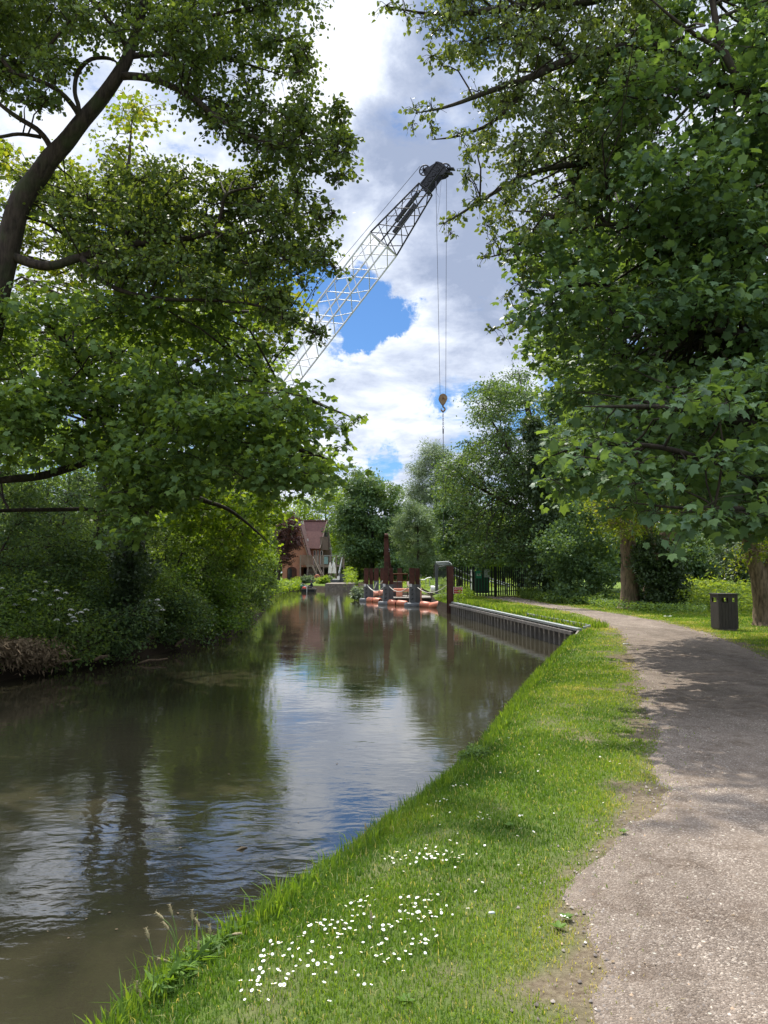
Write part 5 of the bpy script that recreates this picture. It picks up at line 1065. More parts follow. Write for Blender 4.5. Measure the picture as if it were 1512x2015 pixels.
# ---------------------------------------------------------------- litter bin
bx0, by0 = P(1414.5, 1200, 22)[0], 22.0; bw_ = .56; bd_ = .56; bh = P(1430, 1169, 22)[2]
r = empty('litter_bin', (bx0+bw_/2, by0+bd_/2, 0), 'square brown slatted litter bin with open slots on the grass right of the path', 'litter bin')
mb = MB(); t = .03; z0, z1 = .02, bh-.24; nsl = 6
for k in range(nsl):
    w_ = bw_/nsl; x_ = bx0+w_*k
    for yy in (by0, by0+bd_-t): mb.b2((x_+.003, yy, z0), (x_+w_-.003, yy+t, z1))
    y_ = by0+t+.003+(bd_-2*t-.006)/nsl*k; wy = (bd_-2*t-.006)/nsl
    for xx in (bx0, bx0+bw_-t): mb.b2((xx, y_+.003, z0), (xx+t, y_+wy-.003, z1))
mb.b2((bx0+.035, by0+.035, z0+.01), (bx0+bw_-.035, by0+bd_-.035, z1-.15)); mb.build('slatted_body', M['brown'], r)
mb = MB(); z2 = z1+.13; z3 = bh-.02
for (a0, a1) in ((0, .09), (.28, .40), (.47, .56)):
    mb.b2((bx0+a0, by0, z1+.003), (bx0+a1, by0+t, z2)); mb.b2((bx0+a0, by0+bd_-t, z1+.003), (bx0+a1, by0+bd_, z2))
mb.b2((bx0, by0, z2+.002), (bx0+bw_, by0+t, z3)); mb.b2((bx0, by0+bd_-t, z2+.002), (bx0+bw_, by0+bd_, z3))
for xx in (bx0, bx0+bw_-t):
    mb.b2((xx, by0+t+.002, z1+.003), (xx+t, by0+.13, z2)); mb.b2((xx, by0+bd_-.13, z1+.003), (xx+t, by0+bd_-t-.002, z2)); mb.b2((xx, by0+t+.002, z2+.002), (xx+t, by0+bd_-t-.002, z3))
mb.build('slot_frame', M['brown'], r)
mb = MB(); mb.b2((bx0-.025, by0-.025, z3+.002), (bx0+bw_+.025, by0+bd_+.025, z3+.035)); mb.build('lid', M['lid'], r)
mb = MB(); mb.b2((bx0+.03, by0+.03, -.05), (bx0+bw_-.03, by0+bd_-.03, .019)); mb.build('base', M['stone'], r)

# ---------------------------------------------------------------- house
HY = 118.0
hs = empty('brick_house', P(600, 1146, HY), 'red brick waterside house with steep tiled roof and timber deck', 'house')
def hb2(px0, py0, px1, py1, Y, d, name, mat, parent=hs, build=True, mb=None):
    a = P(px0, py0, Y); b = P(px1, py1, Y); m_ = mb or MB(); m_.b2((a[0], Y, b[2]), (b[0], Y+d, a[2]))
    return m_.build(name, mat, parent) if build else m_
# wing front wall with arched door opening
ztop = P(575, 1068, HY-4)[2]; Yw = HY-4
a = P(556, 1068, Yw); b = P(592, 1149, Yw)
mb = MB(); gp = [P(556, 1149, Yw), P(592, 1149, Yw), P(603, 1149, Yw), P(605, 1088, Yw), P(598, 1062, Yw), P(590, 1034, Yw), P(572, 1070, Yw), P(556, 1100, Yw)]
mb.prism([(p[0], p[1], max(p[2], -.4)) for p in gp[:2]]+[(p[0], p[1], p[2]) for p in (P(592, 1116, Yw), P(605, 1116, Yw), P(605, 1088, Yw), P(590, 1034, Yw), P(556, 1100, Yw))], (0, 6, 0)); mb.build('wing_wall', M['brick'], hs)
dr = empty('arched_door', Vector(P(574, 1141, Yw))-wloc(hs), None, None); dr.parent = hs
def arch(px0, px1, pyt, pyb, Y, rise): 
    a = P(px0, pyb, Y); b = P(px1, pyt, Y); cx_ = (a[0]+b[0])/2; w_ = (b[0]-a[0])/2; z1_ = b[2]-rise
    return [(a[0], Y, a[2]), (b[0], Y, a[2])]+[(cx_+w_*cos(t), Y, z1_+rise*sin(t)) for t in np.linspace(0, pi, 9)]
mb = MB(); mb.prism(arch(565, 584, 1115, 1141, Yw-.08, .5), (0, .07, 0)); mb.build('arch_surround', M['rust'], dr)
mb = MB(); mb.prism(arch(566.5, 574.8, 1117, 1141, Yw-.12, .4), (0, .035, 0)); mb.build('glazed_leaf', M['glass'], dr)
mb = MB(); mb.prism(arch(575.2, 582.5, 1117, 1141, Yw-.12, .4), (0, .035, 0)); mb.build('door_leaf', M['rust'], dr)
# wing roof verge (right slope) with barge boards
A1, A2 = Vector(P(588.5, 1028, Yw-.5)), Vector(P(606, 1092, Yw-.5)); A3 = Vector(P(552, 1098, Yw-.5))
def slab(p, q, ext, th, name, mat):
    p, q = Vector(p), Vector(q); n_ = (q-p).cross(Vector(ext)).normalized()*th
    mb = MB(); mb.prism([p, q, q+n_, p+n_], ext); mb.build(name, mat, hs)
slab(A1, A2, (0, 7, 0), .15, 'wing_roof', M['tile']); slab(A3, A1, (0, 7, 0), .15, 'wing_roof', M['tile'])
for (p, q) in ((A1, A2), (A1, A3)): mb = MB(); mb.bar(p-Vector((0, .06, .12)), q-Vector((0, .06, .12)), .08, .34); mb.build('barge_board', M['wood'], hs)
# main body
hb2(600, 1080, 631, 1149, HY+.8, 6, 'main_wall', M['brick'])
mb = MB(); mb.prism([P(631, 1149, HY+.8), P(651, 1149, HY+2), P(651, 1092, HY+2), P(644, 1036, HY+2.5), P(631, 1080, HY+.8)], (0, 3.5, 0)); mb.build('gable_wall', M['wood'], hs)
# roof: front slope trapezoid, back slope
R1, R2 = Vector(P(597, 1026, HY+3.2)), Vector(P(644, 1025.5, HY+3.2)); E1, E2 = Vector(P(603, 1079, HY)), Vector(P(630, 1079.5, HY))
mb = MB(); nrm_ = (R2-R1).cross(E1-R1).normalized()
if nrm_.y > 0: nrm_ = -nrm_
mb.prism([E1, E2, R2, R1], -nrm_*.18); mb.build('roof', M['tile'], hs)
E4 = Vector(P(652, 1096, HY+6.5)); E3 = Vector(P(606, 1096, HY+7.5))
mb = MB(); mb.prism([R1, R2, E4, E3], Vector((0, .1, .15))); mb.build('rear_roof', M['tile'], hs)
for (p, q) in ((R2, E2), (R2, Vector(P(652, 1098, HY+3.4))), (R1, E1)): mb = MB(); mb.bar(p+Vector((.04, -.12, -.02)), q+Vector((.04, -.12, -.02)), .12, .3); mb.build('barge_board', M['wood'], hs)
mb = MB(); mb.bar(R1+Vector((0, 0, .1)), R2+Vector((0, 0, .1)), .25, .18); mb.build('ridge', M['tile'], hs)
# loft balcony in the right gable
mb = MB(); a = P(630, 1058, HY+.6); b = P(646, 1080, HY+.6)
for k in range(9): x_ = a[0]+(b[0]-a[0])*(k+.5)/9; mb.b2((x_-.06, HY+.55, b[2]), (x_+.06, HY+.62, a[2]))
mb.b2((a[0], HY+.5, a[2]), (b[0], HY+.68, a[2]+.12)); mb.b2((a[0], HY+.5, b[2]-.15), (b[0], HY+1.9, b[2]-.003)); mb.build('loft_balcony', M['wood'], hs)
hb2(632, 1045, 644, 1064, HY+1.95, .3, 'loft_opening', M['glass'])
hb2(604.5, 1060, 607, 1065, HY-.1, .2, 'outside_lamp', M['white'])
# tall arched windows
for (p0, p1) in ((617.5, 622), (624, 628)):
    w_ = empty('window', Vector(P((p0+p1)/2, 1112, HY+.7))-wloc(hs), None, None); w_.parent = hs
    mb = MB(); mb.prism(arch(p0, p1, 1082, 1111, HY+.72, .2), (0, .07, 0)); mb.build('frame', M['white'], w_)
    mb = MB(); mb.prism(arch(p0+1, p1-1, 1083.5, 1110, HY+.68, .15), (0, .035, 0)); mb.build('pane', M['glass'], w_)
w_ = empty('window', Vector(P(633, 1112, HY+.7))-wloc(hs), None, None); w_.parent = hs
mb = MB(); mb.prism(arch(630.5, 635.5, 1083, 1111, HY+.62, .2), (0, .07, 0)); mb.build('frame', M['white'], w_)
mb = MB(); mb.prism(arch(631.5, 634.5, 1084.5, 1110, HY+.58, .15), (0, .035, 0)); mb.build('pane', M['glass'], w_)
hb2(606, 1083, 609, 1110, HY+.72, .07, 'side_door', M['glass'])
# deck
DY = HY-4.5
a = P(591, 1111.5, DY); b = P(677.5, 1115.5, DY); zd = a[2]
mb = MB(); mb.b2((a[0]+.9, DY, b[2]), (b[0], HY+.7, zd)); mb.build('deck', M['wood'], hs)
def railing(p0, p1, Y, name='railing', mat='wood', ztp=1094):
    a = P(p0, ztp, Y); b = P(p1, 1111.5, Y); mb = MB(); n_ = max(2, int((b[0]-a[0])/.17))
    for k in range(n_+1): x_ = a[0]+(b[0]-a[0])*k/n_; mb.b2((x_-.05, Y, zd+.003), (x_+.05, Y+.04, a[2]))
    mb.b2((a[0]-.05, Y-.04, a[2]+.002), (b[0]+.05, Y+.08, a[2]+.10)); mb.build(name, M[mat], hs)
railing(592, 606, DY); railing(607, 614, DY); railing(621, 637, DY)
for p in (591.5, 606.5, 620.5, 637, 650, 662, 677):
    x_ = P(p, 1100, DY)[0]; mb = MB(); mb.b2((x_-.09, DY-.05, -.4), (x_+.09, DY+.12, zd+1.45)); mb.build('deck_post', M['wood'], hs)
mb = MB(); a = P(637, 1094, DY); b = P(677, 1094, DY); mb.b2((a[0], DY-.03, a[2]), (b[0], DY+.09, a[2]+.1))
for k in range(5): z_ = zd+.25+k*.24; mb.b2((a[0], DY+.02, z_), (b[0], DY+.035, z_+.015))
mb.build('wire_railing', M['galv'], hs)
mb = MB(); a = P(670, 1096, DY); b = P(677, 1111, DY); mb.b2((a[0], DY-.0, b[2]), (b[0]-.1, DY+.018, a[2])); mb.build('rail_panel', M['wood'], hs)
a = P(638, 1095.5, DY-.1); b = P(646, 1110, DY-.1); mb = MB(); mb.b2((a[0], DY-.10, b[2]), (b[0], DY-.06, a[2])); tag(mb.build('pale_towel', M['teal'], None), 'pale blue towel hung over the deck rail of the brick house', 'towel')
# stairs
def stairs(pt, pbm, n, wid, name, mat, tr=None):
    p, q = Vector(pt), Vector(pbm); mb = MB()
    for s in (0, wid): mb.bar(p+Vector((s, 0, 0)), q+Vector((s, 0, 0)), .08, .3)
    for k in range(1, n): c_ = p.lerp(q, k/n); mb.b2((c_.x, c_.y-.15, c_.z-.03), (c_.x+wid, c_.y+.15, c_.z+.03))
    mb.build(name, M[mat], hs)
stairs(P(614, 1112, DY-.1), P(629, 1143, DY-1.6), 9, .9, 'stairs', 'wood')
mb = MB(); mb.bar(P(616, 1096, DY-.2), P(632, 1130, DY-1.8), .08, .14)
for t in (0, .5, 1): p = Vector(P(616, 1096, DY-.2)).lerp(Vector(P(632, 1130, DY-1.8)), t); mb.bar(p, p-Vector((0, 0, 1.0)), .08)
mb.build('stair_handrail', M['wood'], hs)
stairs(P(606, 1117, DY+.3), P(604, 1140, DY-.6), 8, 1.3, 'stairs', 'plank')
stairs(P(672, 1112, DY-.15), P(666.5, 1140, DY-1.2), 8, .0, 'white_stringer', 'white')
mb = MB(); mb.bar(P(658.5, 1097, DY-.5), P(653, 1118, DY-.8), .12, .12); mb.bar(P(674, 1097, DY-.3), P(667, 1128, DY-1.2), .12, .12); mb.build('white_handrail', M['white'], hs)
mb = MB(); a = P(660, 1114, DY+.5)
for k in range(8): z_ = a[2]-.1-k*.27; mb.b2((a[0], DY+.4-k*.1, z_), (a[0]+.9, DY+.65-k*.1, z_+.06))
mb.build('stairs', M['wood'], hs)
# lower dark openings
for (p0, p1) in ((598, 603), (624, 634), (638, 646)): hb2(p0, 1118, p1, 1145, HY+.7, .08, 'lower_opening', M['glass'])
# quay and yard of the house
q0 = P(590, 1150, 111); q1 = P(641, 1157, 111)
mb = MB(); a = P(600, 1147, 108); b = P(694, 1160, 104); a2 = P(641, 1146, 104)
a3 = P(640, 1155, 95.4); b3 = P(694.5, 1155, 95.4); mb.b2((a3[0], 95.3, -1.2), (b3[0], 103.99, P(660, 1146.5, 104)[2]-.004)); mb.b2((a2[0], 104, -1.2), (b[0], 121, P(660, 1146.5, 104)[2])); mb.b2((P(590, 1150, 110)[0], 110.5, -1.2), (a2[0]-.003, 117.6, P(660, 1146.5, 104)[2]-.02)); root = tag(mb.build('stone_quay', M['stone'], None), 'low stone landing stage in front of the house deck', 'quay')
mb = MB(); a = P(668.5, 1129, 106); b = P(684.5, 1146.2, 106); mb.b2((a[0], 106, P(660, 1146.5, 104)[2]+.003), (b[0], 106.12, a[2])); mb.bar((a[0], 105.97, a[2]), (b[0], 105.97, a[2]), .05); tag(mb.build('grey_screen', M['dgrey'], None), 'dark grey screen panel at the right end of the stone quay', 'screen')
zq = P(660, 1146.5, 104)[2]
r = empty('garden_sofa', P(662, 1146, 105.5)[:2]+(zq,), 'light grey garden sofa on the quay below the parasols', 'sofa')
a = P(650, 1140, 105.5); b = P(668, 1146, 105.5)
mb = MB(); mb.b2((a[0], 105.2, zq+.003), (b[0], 106, zq+.36)); mb.build('seat', M['dgrey'], r)
mb = MB(); mb.b2((a[0]+.35, 105.25, zq+.363), (b[0]-.3, 105.95, zq+.5)); mb.build('cushion', M['white'], r)
mb = MB(); mb.b2((b[0]-.28, 105.2, zq+.363), (b[0]+.05, 106, zq+.85)); mb.build('armrest', M['white'], r)
for i, (px, lab) in enumerate(((650, 'left closed cream parasol on the quay'), (658, 'right closed cream parasol on the quay'))):
    c = P(px, 1128, 108); zt_ = P(px, 1106, 108)[2]; r = empty('closed_parasol', (c[0], 108, zq), lab, 'parasol', 'closed cream parasols')
    mb = MB(); zb_ = c[2]; H_ = zt_-zb_; mb.lathe((c[0], 108, zb_), [(.30, 0), (.29, .05), (.24, H_*.35), (.17, H_*.7), (.10, H_*.9), (.03, H_)], 14); mb.build('folded_canopy', M['cloth'], r)
    mb = MB(); mb.cyl((c[0], 108, zq), (c[0], 108, zb_+.01), .035, 8); mb.build('pole', M['wood'], r)
mb = MB(); c = P(624.5, 1136, 110); mb.torus(c, (0, 1, 0), .34, .09, 18); mb.bar((c[0], 110.1, -.4), (c[0], 110.1, c[2]+.4), .08); tag(mb.build('lifebuoy', M['orange'], None), 'orange lifebuoy on a post by the house stairs', 'lifebuoy')
pls = [(600,1143,108,.45,'willow','grey green garden shrub left of the lifebuoy'),(609,1140,109,.55,'silver','feathery pale shrub behind the man in the boat'),(632,1150,104,.5,'meadow','yellow green bush spilling over the quay edge'),(640,1143,106,.4,'lime','sunlit potted bush below the house stairs'),(646,1140,107,.4,'silver','pale flowering pot plant beside the left parasol'),(583,1148,108,.5,'meadow','pale flowering bush below the arched door'),(637,1156,101,.4,'lime','green plant trailing into the water at the quay corner')]
for i, (px, py, Y, rr, mt, lab) in enumerate(pls):
    c = P(px, py, Y); tree('garden_shrub', lab, 'shrub', (c[0], c[1], -.4), [[(c[0], c[1], -.4, .05), (c[0], c[1], c[2], .03)]], ell(c, (rr, rr, rr*.9), .4, 16, 400+i), 'spray', mt, 1300, .22, tw=0, seed=500+i, crown_name='leaves', trunk_name='stem')

# ---------------------------------------------------------------- boat with man
by = 86.5; bc = P(606, 1165, by)
bt = empty('punt', (bc[0], by, WZ), 'small dark flat boat carrying a seated man before the brick house', 'boat')
x0, x1 = P(593, 1160, by)[0], P(620, 1160, by)[0]; zr = P(606, 1159.5, by)[2]
mb = MB(); prof = [(x0+.15, WZ-.1), (x1-.15, WZ-.1), (x1, zr), (x0, zr)]
mb.prism([(a, by-.05, b) for a, b in prof], (0, 2.6, 0)); mb.build('hull', M['black'], bt)
mb = MB(); mb.b2((x0-.03, by-.08, zr+.003), (x1+.03, by+.0, zr+.06)); mb.b2((x0-.03, by+2.5, zr+.003), (x1+.03, by+2.6, zr+.06)); mb.build('gunwale', M['plank'], bt)
mb = MB(); mb.b2((x0+.1, by+.8, zr+.003), (x1-.1, by+1.15, zr+.12)); mb.build('seat', M['plank'], bt)
mb = MB(); c = P(604, 1160, by-.15); mb.tube([(c[0], by-.1, zr+.3), (c[0]+.01, by-.12, WZ-.1)], .04, 8); mb.build('rudder_post', M['white'], bt)
mb = MB(); c = P(599, 1158, by+.4); mb.lathe((c[0], by+.45, zr+.003), [(.24, 0), (.26, .12), (.16, .26), (.05, .3)], 12); tag(mb.build('red_bag', M['redcl'], None), 'red bag lying in the bow of the small boat', 'bag')
mb = MB(); c = P(594, 1160, by+1.2); mb.lathe((c[0]-.05, by+1.7, zr+.003), [(.2, 0), (.28, .15), (.2, .4), (.06, .5)], 10); tag(mb.build('dark_sack', M['green'], None), 'dark green sack at the left end of the boat', 'sack')
px_ = P(614, 1150, by+.95)[0]; py_ = by+.95; hz = zr+.18
pn = empty('person', (px_, py_, zr+.12), 'man in a dark navy jacket and cap sitting in the small boat facing left', 'person')
def skin(name, V, E, Rr, mat, parent, sub=1):
    me = bpy.data.meshes.new(name); wl = wloc(parent); me.from_pydata([tuple(Vector(v)-wl) for v in V], E, []); o = bpy.data.objects.new(name, me); COL.objects.link(o); o.parent = parent
    sm = o.modifiers.new('s', 'SKIN'); 
    for i, r_ in enumerate(Rr): me.skin_vertices[0].data[i].radius = (r_, r_) if not isinstance(r_, tuple) else r_
    me.skin_vertices[0].data[0].use_root = True
    ss = o.modifiers.new('ss', 'SUBSURF'); ss.levels = sub; ss.render_levels = sub
    dg = bpy.context.evaluated_depsgraph_get(); m2 = bpy.data.meshes.new_from_object(o.evaluated_get(dg)); bpy.data.objects.remove(o)
    m2.polygons.foreach_set('use_smooth', [True]*len(m2.polygons)); m2.materials.clear()
    return link_mesh(name, m2, mat, parent)
H = Vector((px_, py_, hz))
def o_(x, y, z): return tuple(H+Vector((x, y, z)))
# body (trousers colour lower, continuous)
Vb = [o_(0,0,0), o_(-.01,0,.25), o_(-.03,0,.46), o_(-.05,0,.56), o_(-.07,0,.68), o_(-.08,0,.78),
      o_(-.03,.19,.47), o_(-.16,.24,.24), o_(-.40,.16,.16), o_(-.48,.13,.14), o_(-.03,-.19,.47), o_(-.15,-.24,.23), o_(-.38,-.16,.17), o_(-.46,-.13,.15),
      o_(-.05,.10,.0), o_(-.42,.14,.05), o_(-.45,.14,-.18), o_(-.58,.14,-.17), o_(-.05,-.10,0), o_(-.40,-.14,.06), o_(-.43,-.14,-.18), o_(-.56,-.14,-.17)]
Eb = [(0,1),(1,2),(2,3),(3,4),(4,5),(2,6),(6,7),(7,8),(8,9),(2,10),(10,11),(11,12),(12,13),(0,14),(14,15),(15,16),(16,17),(0,18),(18,19),(19,20),(20,21)]
Rb = [.15,.15,.15,.06,.095,.07,.075,.055,.04,.035,.075,.055,.04,.035,.10,.075,.055,.045,.10,.075,.055,.045]
body = skin('body', Vb, Eb, Rb, M['trouser'], pn)
Vj = [o_(0,0,.02), o_(-.01,0,.25), o_(-.03,0,.45), o_(-.04,0,.53), o_(-.03,.19,.47), o_(-.16,.24,.24), o_(-.38,.165,.165), o_(-.03,-.19,.47), o_(-.15,-.24,.23), o_(-.36,-.165,.175)]
skin('jacket', Vj, [(0,1),(1,2),(2,3),(2,4),(4,5),(5,6),(2,7),(7,8),(8,9)], [.18,.175,.175,.09,.095,.075,.06,.095,.075,.06], M['navy'], pn)
skin('head', [o_(-.05,0,.57), o_(-.07,0,.66), o_(-.075,0,.76), o_(-.07,0,.80)], [(0,1),(1,2),(2,3)], [.06,.10,.10,.06], M['skin'], pn, 2)
mb = MB(); mb.lathe(o_(-.07, 0, .735), [(.118, 0), (.12, .03), (.09, .09), (.03, .11)], 14); mb.box(o_(-.21, 0, .745), (.12, .15, .015)); mb.build('cap', M['cap'], pn)
for s in (-1, 1):
    hd = P(600, 1150, by); mb = MB(); c = Vector(o_(-.49, s*.13, .145)); mb.tube([c+Vector((.03,0,0)), c, c-Vector((.06,0,.0)), c-Vector((.09,0,.015))], [.03,.042,.04,.02], 8)
    for k in range(4): f0 = c+Vector((-.08, (k-1.5)*.02, 0)); mb.tube([f0, f0+Vector((-.045, 0, -.01)), f0+Vector((-.06, 0, -.04))], .009, 5)
    mb.tube([c+Vector((-.02, -s*.035, .01)), c+Vector((-.06, -s*.06, .01))], .01, 5); mb.build('hand', M['skin'], pn)
mb = MB(); mb.tube([o_(-1.3, .05, .55), o_(-.3, 0, .16), o_(.1, -.1, -.02)], [.02, .02, .02], 6); tag(mb.build('pole', M['rope'], None), 'thin pale pole held across the man in the small boat', 'pole')
mb = MB(); mb.lathe(o_(-.75, .25, -.16), [(.2, 0), (.24, .18), (.16, .32), (.04, .36)], 12); tag(mb.build('teal_bag', M['teal'], None), 'pale teal bundle in the boat in front of the man', 'bag')

# ---------------------------------------------------------------- daisies and seed heads
def daisy_mesh(seed):
    rng = random.Random(seed); mb = MB(); h = .055; n = 13; tilt = rng.uniform(-.4, .4)
    mb.tube([(0, 0, -.01), (.004, 0, h*.6), (0, 0, h)], .0012, 5, m=2)
    for k in range(n):
        a = 2*pi*k/n; u = Vector((cos(a), sin(a), .18+tilt*cos(a))); s_ = Vector((-sin(a), cos(a), 0)); c = Vector((0, 0, h))
        mb.add([c+u*.003-s_*.0012, c+u*.003+s_*.0012, c+u*.010+s_*.0026, c+u*.0135, c+u*.010-s_*.0026], [(0,1,2,3,4)], 0)
    mb.lathe((0, 0, h), [(.0052, 0), (.005, .0022), (.002, .004)], 8, m=1)
    me = bpy.data.meshes.new('daisy'); me.from_pydata(mb.v, [], mb.f); me.polygons.foreach_set('material_index', mb.mi); me.update()
    for m_ in (M['petal'], M['yolk'], M['stalk']): me.materials.append(m_)
    return me
dm = [daisy_mesh(i) for i in range(3)]
dpx = [(478,1938),(492,1925),(500,1895),(508,1912),(520,1905),(470,1920),(533,1937),(545,1925),(563,1940),(482,1958),(530,1896),(548,1905),(575,1902),(510,1925),(498,1940),(560,1870),(572,1862),(535,1830),(548,1838),(555,1835),(520,1850),(527,1862),(516,1870),(590,1852),(606,1866),(616,1880),(628,1894),(640,1902),(652,1888),(575,1840),(620,1845),(635,1805),(625,1792),(640,1788),(655,1790),(668,1796),(680,1800),(650,1802),(610,1800),(597,1822),(602,1815),(640,1812),(660,1808),(672,1790),(700,1750),(690,1755),(714,1758),(680,1758),(725,1740),(735,1722),(718,1776),(706,1778),(696,1765),(722,1748),(740,1745),(750,1808),(770,1810),(780,1800),(790,1790),(796,1815),(812,1832),(840,1845),(825,1840),(835,1838),(800,1855),(776,1870),(786,1876),(752,1866),(765,1880),(745,1876),(735,1855),(710,1860),
       (758,1672),(765,1668),(772,1676),(780,1664),(790,1678),(800,1676),(812,1668),(818,1680),(826,1672),(838,1664),(846,1676),(850,1680),(858,1668),(864,1678),(870,1684),(876,1676),(880,1686),(890,1670),(898,1682),(904,1676),(860,1660),(842,1684),(832,1680),(805,1690),(822,1692),(790,1750),(800,1760),(806,1748),(812,1756),(820,1752),(828,1748),(834,1756),(840,1766),(846,1750),(852,1758),(800,1772),(810,1778),(818,1782),(826,1776),(836,1784),(846,1778),(822,1790),(832,1796),(840,1792),(870,1770),(880,1764),(795,1742),(845,1742),(815,1765),(842,1560),(850,1566),(860,1558),(866,1562),(874,1556),(880,1560),(890,1530),(898,1528),(905,1532),(912,1524),(918,1530),(940,1600),(946,1596),(952,1603),(960,1598),(965,1606),(943,1610),(905,1683),(910,1676),(903,1690),(1018,1638),(1012,1430),(1026,1428),(1000,1440),(1090,1458),(1174,1455),(1195,1460),(1258,1480),(1200,1492),(1030,1465),(985,1440),(1022,1600),(1104,1790),(1112,1788),(1120,1792),(848,1775),(860,1790),(690,1810),(700,1818),(665,1830),(588,1880),(580,1890),(618,1912),(642,1820),(655,1875),(735,1790),(727,1802),(760,1838),(1240,1612),(1110,1480)]
rd = random.Random(3)
for _ in range(60):
    t_ = rd.random(); dpx.append((int(560+t_*520+rd.uniform(-60, 180)), int(1960-t_*480+rd.uniform(-80, 60))))
for i, (a, b) in enumerate(dpx):
    for rep in range(2 if i < 120 and i % 2 == 0 else 1):
        g = G(a+(rd.uniform(-30, 30) if rep else 0), b+22+(rd.uniform(-16, 16) if rep else 0)*1.0 - (0 if b > 1700 else 10))
        if inpoly(np.array([g[0]]), np.array([g[1]]), CH)[0]: continue
        z = float(land_z(np.array([g[0]]), np.array([g[1]]))[0])
        o = bpy.data.objects.new('daisy', dm[(i+rep) % 3]); COL.objects.link(o); s_ = rd.uniform(.42, .72)*(1 if g[1] < 7 else 1.25)
        o.location = (g[0], g[1], z); o.scale = (s_, s_, s_*rd.uniform(.8, 1.05)); o.rotation_euler = (rd.uniform(-.25, .25), rd.uniform(-.25, .25), rd.uniform(0, 6.28))
        tag(o, 'small white daisy with a yellow centre in the bank grass', 'daisy', 'daisies dotted over the bank grass')
# plantain / grass seed heads at the left foreground edge
def seedhead(pts, r=.006, head=.035, label='', flop=0):
    base = G(*pts[0], -.12); Y = base[1]; P3 = [Vector(P(a, b, Y)) for a, b in pts]; rt = empty('seed_head', tuple(P3[0]), label, 'seed head', 'tall dry seed heads at the water edge')
    mb = MB(); c = chaikin([tuple(p) for p in P3], 2); mb.tube(c, [.0022]*(len(c)-1)+[.0018], 5); mb.build('stalk', M['stalk'], rt)
    d = (P3[-1]-P3[-2]).normalized(); t = P3[-1]; mb = MB(); mb.tube([t-d*.012, t, t+d*head*.5, t+d*head], [.002, r, r*.85, .002], 8)
    for k in range(10): a = k*2.4; q = t+d*head*(k/10); sd2 = d.orthogonal().normalized(); v = (Matrix.Rotation(a, 3, d) @ sd2); mb.tube([q, q+v*r*1.8+d*.006], [.0012, .0006], 3)
    mb.build('head', M['seed'], rt)
sh = [([(300,1990),(304,1900),(300,1870),(292,1842)],'seed head at the far left of the foreground cluster'),([(345,1950),(350,1870),(340,1825),(318,1805)],'bent seed head reaching left at the top of the cluster'),([(352,1940),(348,1850),(345,1820),(338,1795)],'tallest pale seed head of the foreground cluster'),
      ([(360,1940),(352,1880),(340,1840),(330,1826)],'short seed head tucked below the tallest one'),([(380,1925),(380,1860),(379,1830),(379,1806)],'upright brown seed head in the middle of the cluster'),([(398,1920),(400,1850),(396,1830),(391,1820)],'slim seed head just right of the middle one'),([(415,1905),(415,1860),(415,1845),(414,1834)],'thin dark seed head right of the middle'),
      ([(425,1900),(432,1860),(445,1840),(462,1838)],'seed head arching right towards the grass lip'),([(390,1930),(392,1890),(391,1880),(391,1868)],'small low seed head among the leaves'),([(275,2010),(272,1980),(270,1960),(270,1948)],'short brown seed head at the bottom left'),
      ([(285,2012),(280,1985),(278,1975),(277,1965)],'tiny seed head beside the bottom left one'),([(370,1935),(355,1905),(340,1895),(325,1890)],'pale seed head leaning flat to the left'),([(735,1895),(732,1850),(732,1825),(731,1808)],'dark ribwort stalk standing among the daisies'),
      ([(722,1668),(722,1650),(721,1640),(720,1630)],'thin dark stalk at the water edge beside the blue reflection'),([(700,1870),(690,1850),(686,1838),(682,1830)],'pale curved stalk in the grass left of the daisies')]
for p, lab in sh: seedhead(p, label=lab)
# broad weeds
for i, (px, py, lab) in enumerate(((1002,1628,'small broad leafed weed on the worn grass'),(1115,1810,'flat green rosette beside the gravel'),(1225,1640,'grass tuft growing alone in the gravel edge'),(800,1975,'grey green rosette at the bottom of the grass'),(1100,1830,'second flat rosette close to the gravel'))):
    g = G(px, py); rng = np.random.default_rng(900+i); n = 16; a = rng.uniform(0, 6.28, n); d = np.stack([np.cos(a), np.sin(a), rng.uniform(.05, .5, n)], 1)
    me = place_leaves('ovate', np.tile(np.array([g[0], g[1], .012]), (n, 1)), d, np.tile(np.array([0, 0, 1.]), (n, 1)), rng.uniform(.02, .045, n), rng.uniform(.4, 1, n), 'weed_rosette', (g[0], g[1], 0))
    tag(link_mesh('weed_rosette', me, M['weed'], None, (g[0], g[1], 0)), lab, 'weed')
# litter and floating twig
def chip(px, py, z, sx, sy, rz, name, mat, label, cat):
    g = G(px, py, z); mb = MB(); n = 8; V = [(g[0]+cos(2*pi*k/n+rz)*sx*(1+.3*sin(k*2.1)), g[1]+sin(2*pi*k/n+rz)*sy*(1+.3*cos(k*1.7)), z+.006+.012*(k % 2)*min(1, sx/.05)) for k in range(n)]
    mb.prism(V, (0, 0, .004)); tag(mb.build(name, M[mat], None), label, cat)
chip(1315, 1213, .05, .13, .10, 0, 'paper_litter', 'paper', 'crumpled white paper on the grass right of the path bend', 'litter')
chip(968, 1800, .02, .014, .011, .5, 'grey_feather', 'signgrey', 'pale grey feather lying on the worn grass', 'feather')
chip(1290, 1282, .006, .05, .035, 0, 'white_stone', 'paper', 'pale flat stone on the shaded path edge', 'stone')
chip(1232, 1268, .006, .06, .03, .3, 'white_stone', 'paper', 'whitish flat stone between grass and shaded path', 'stone')
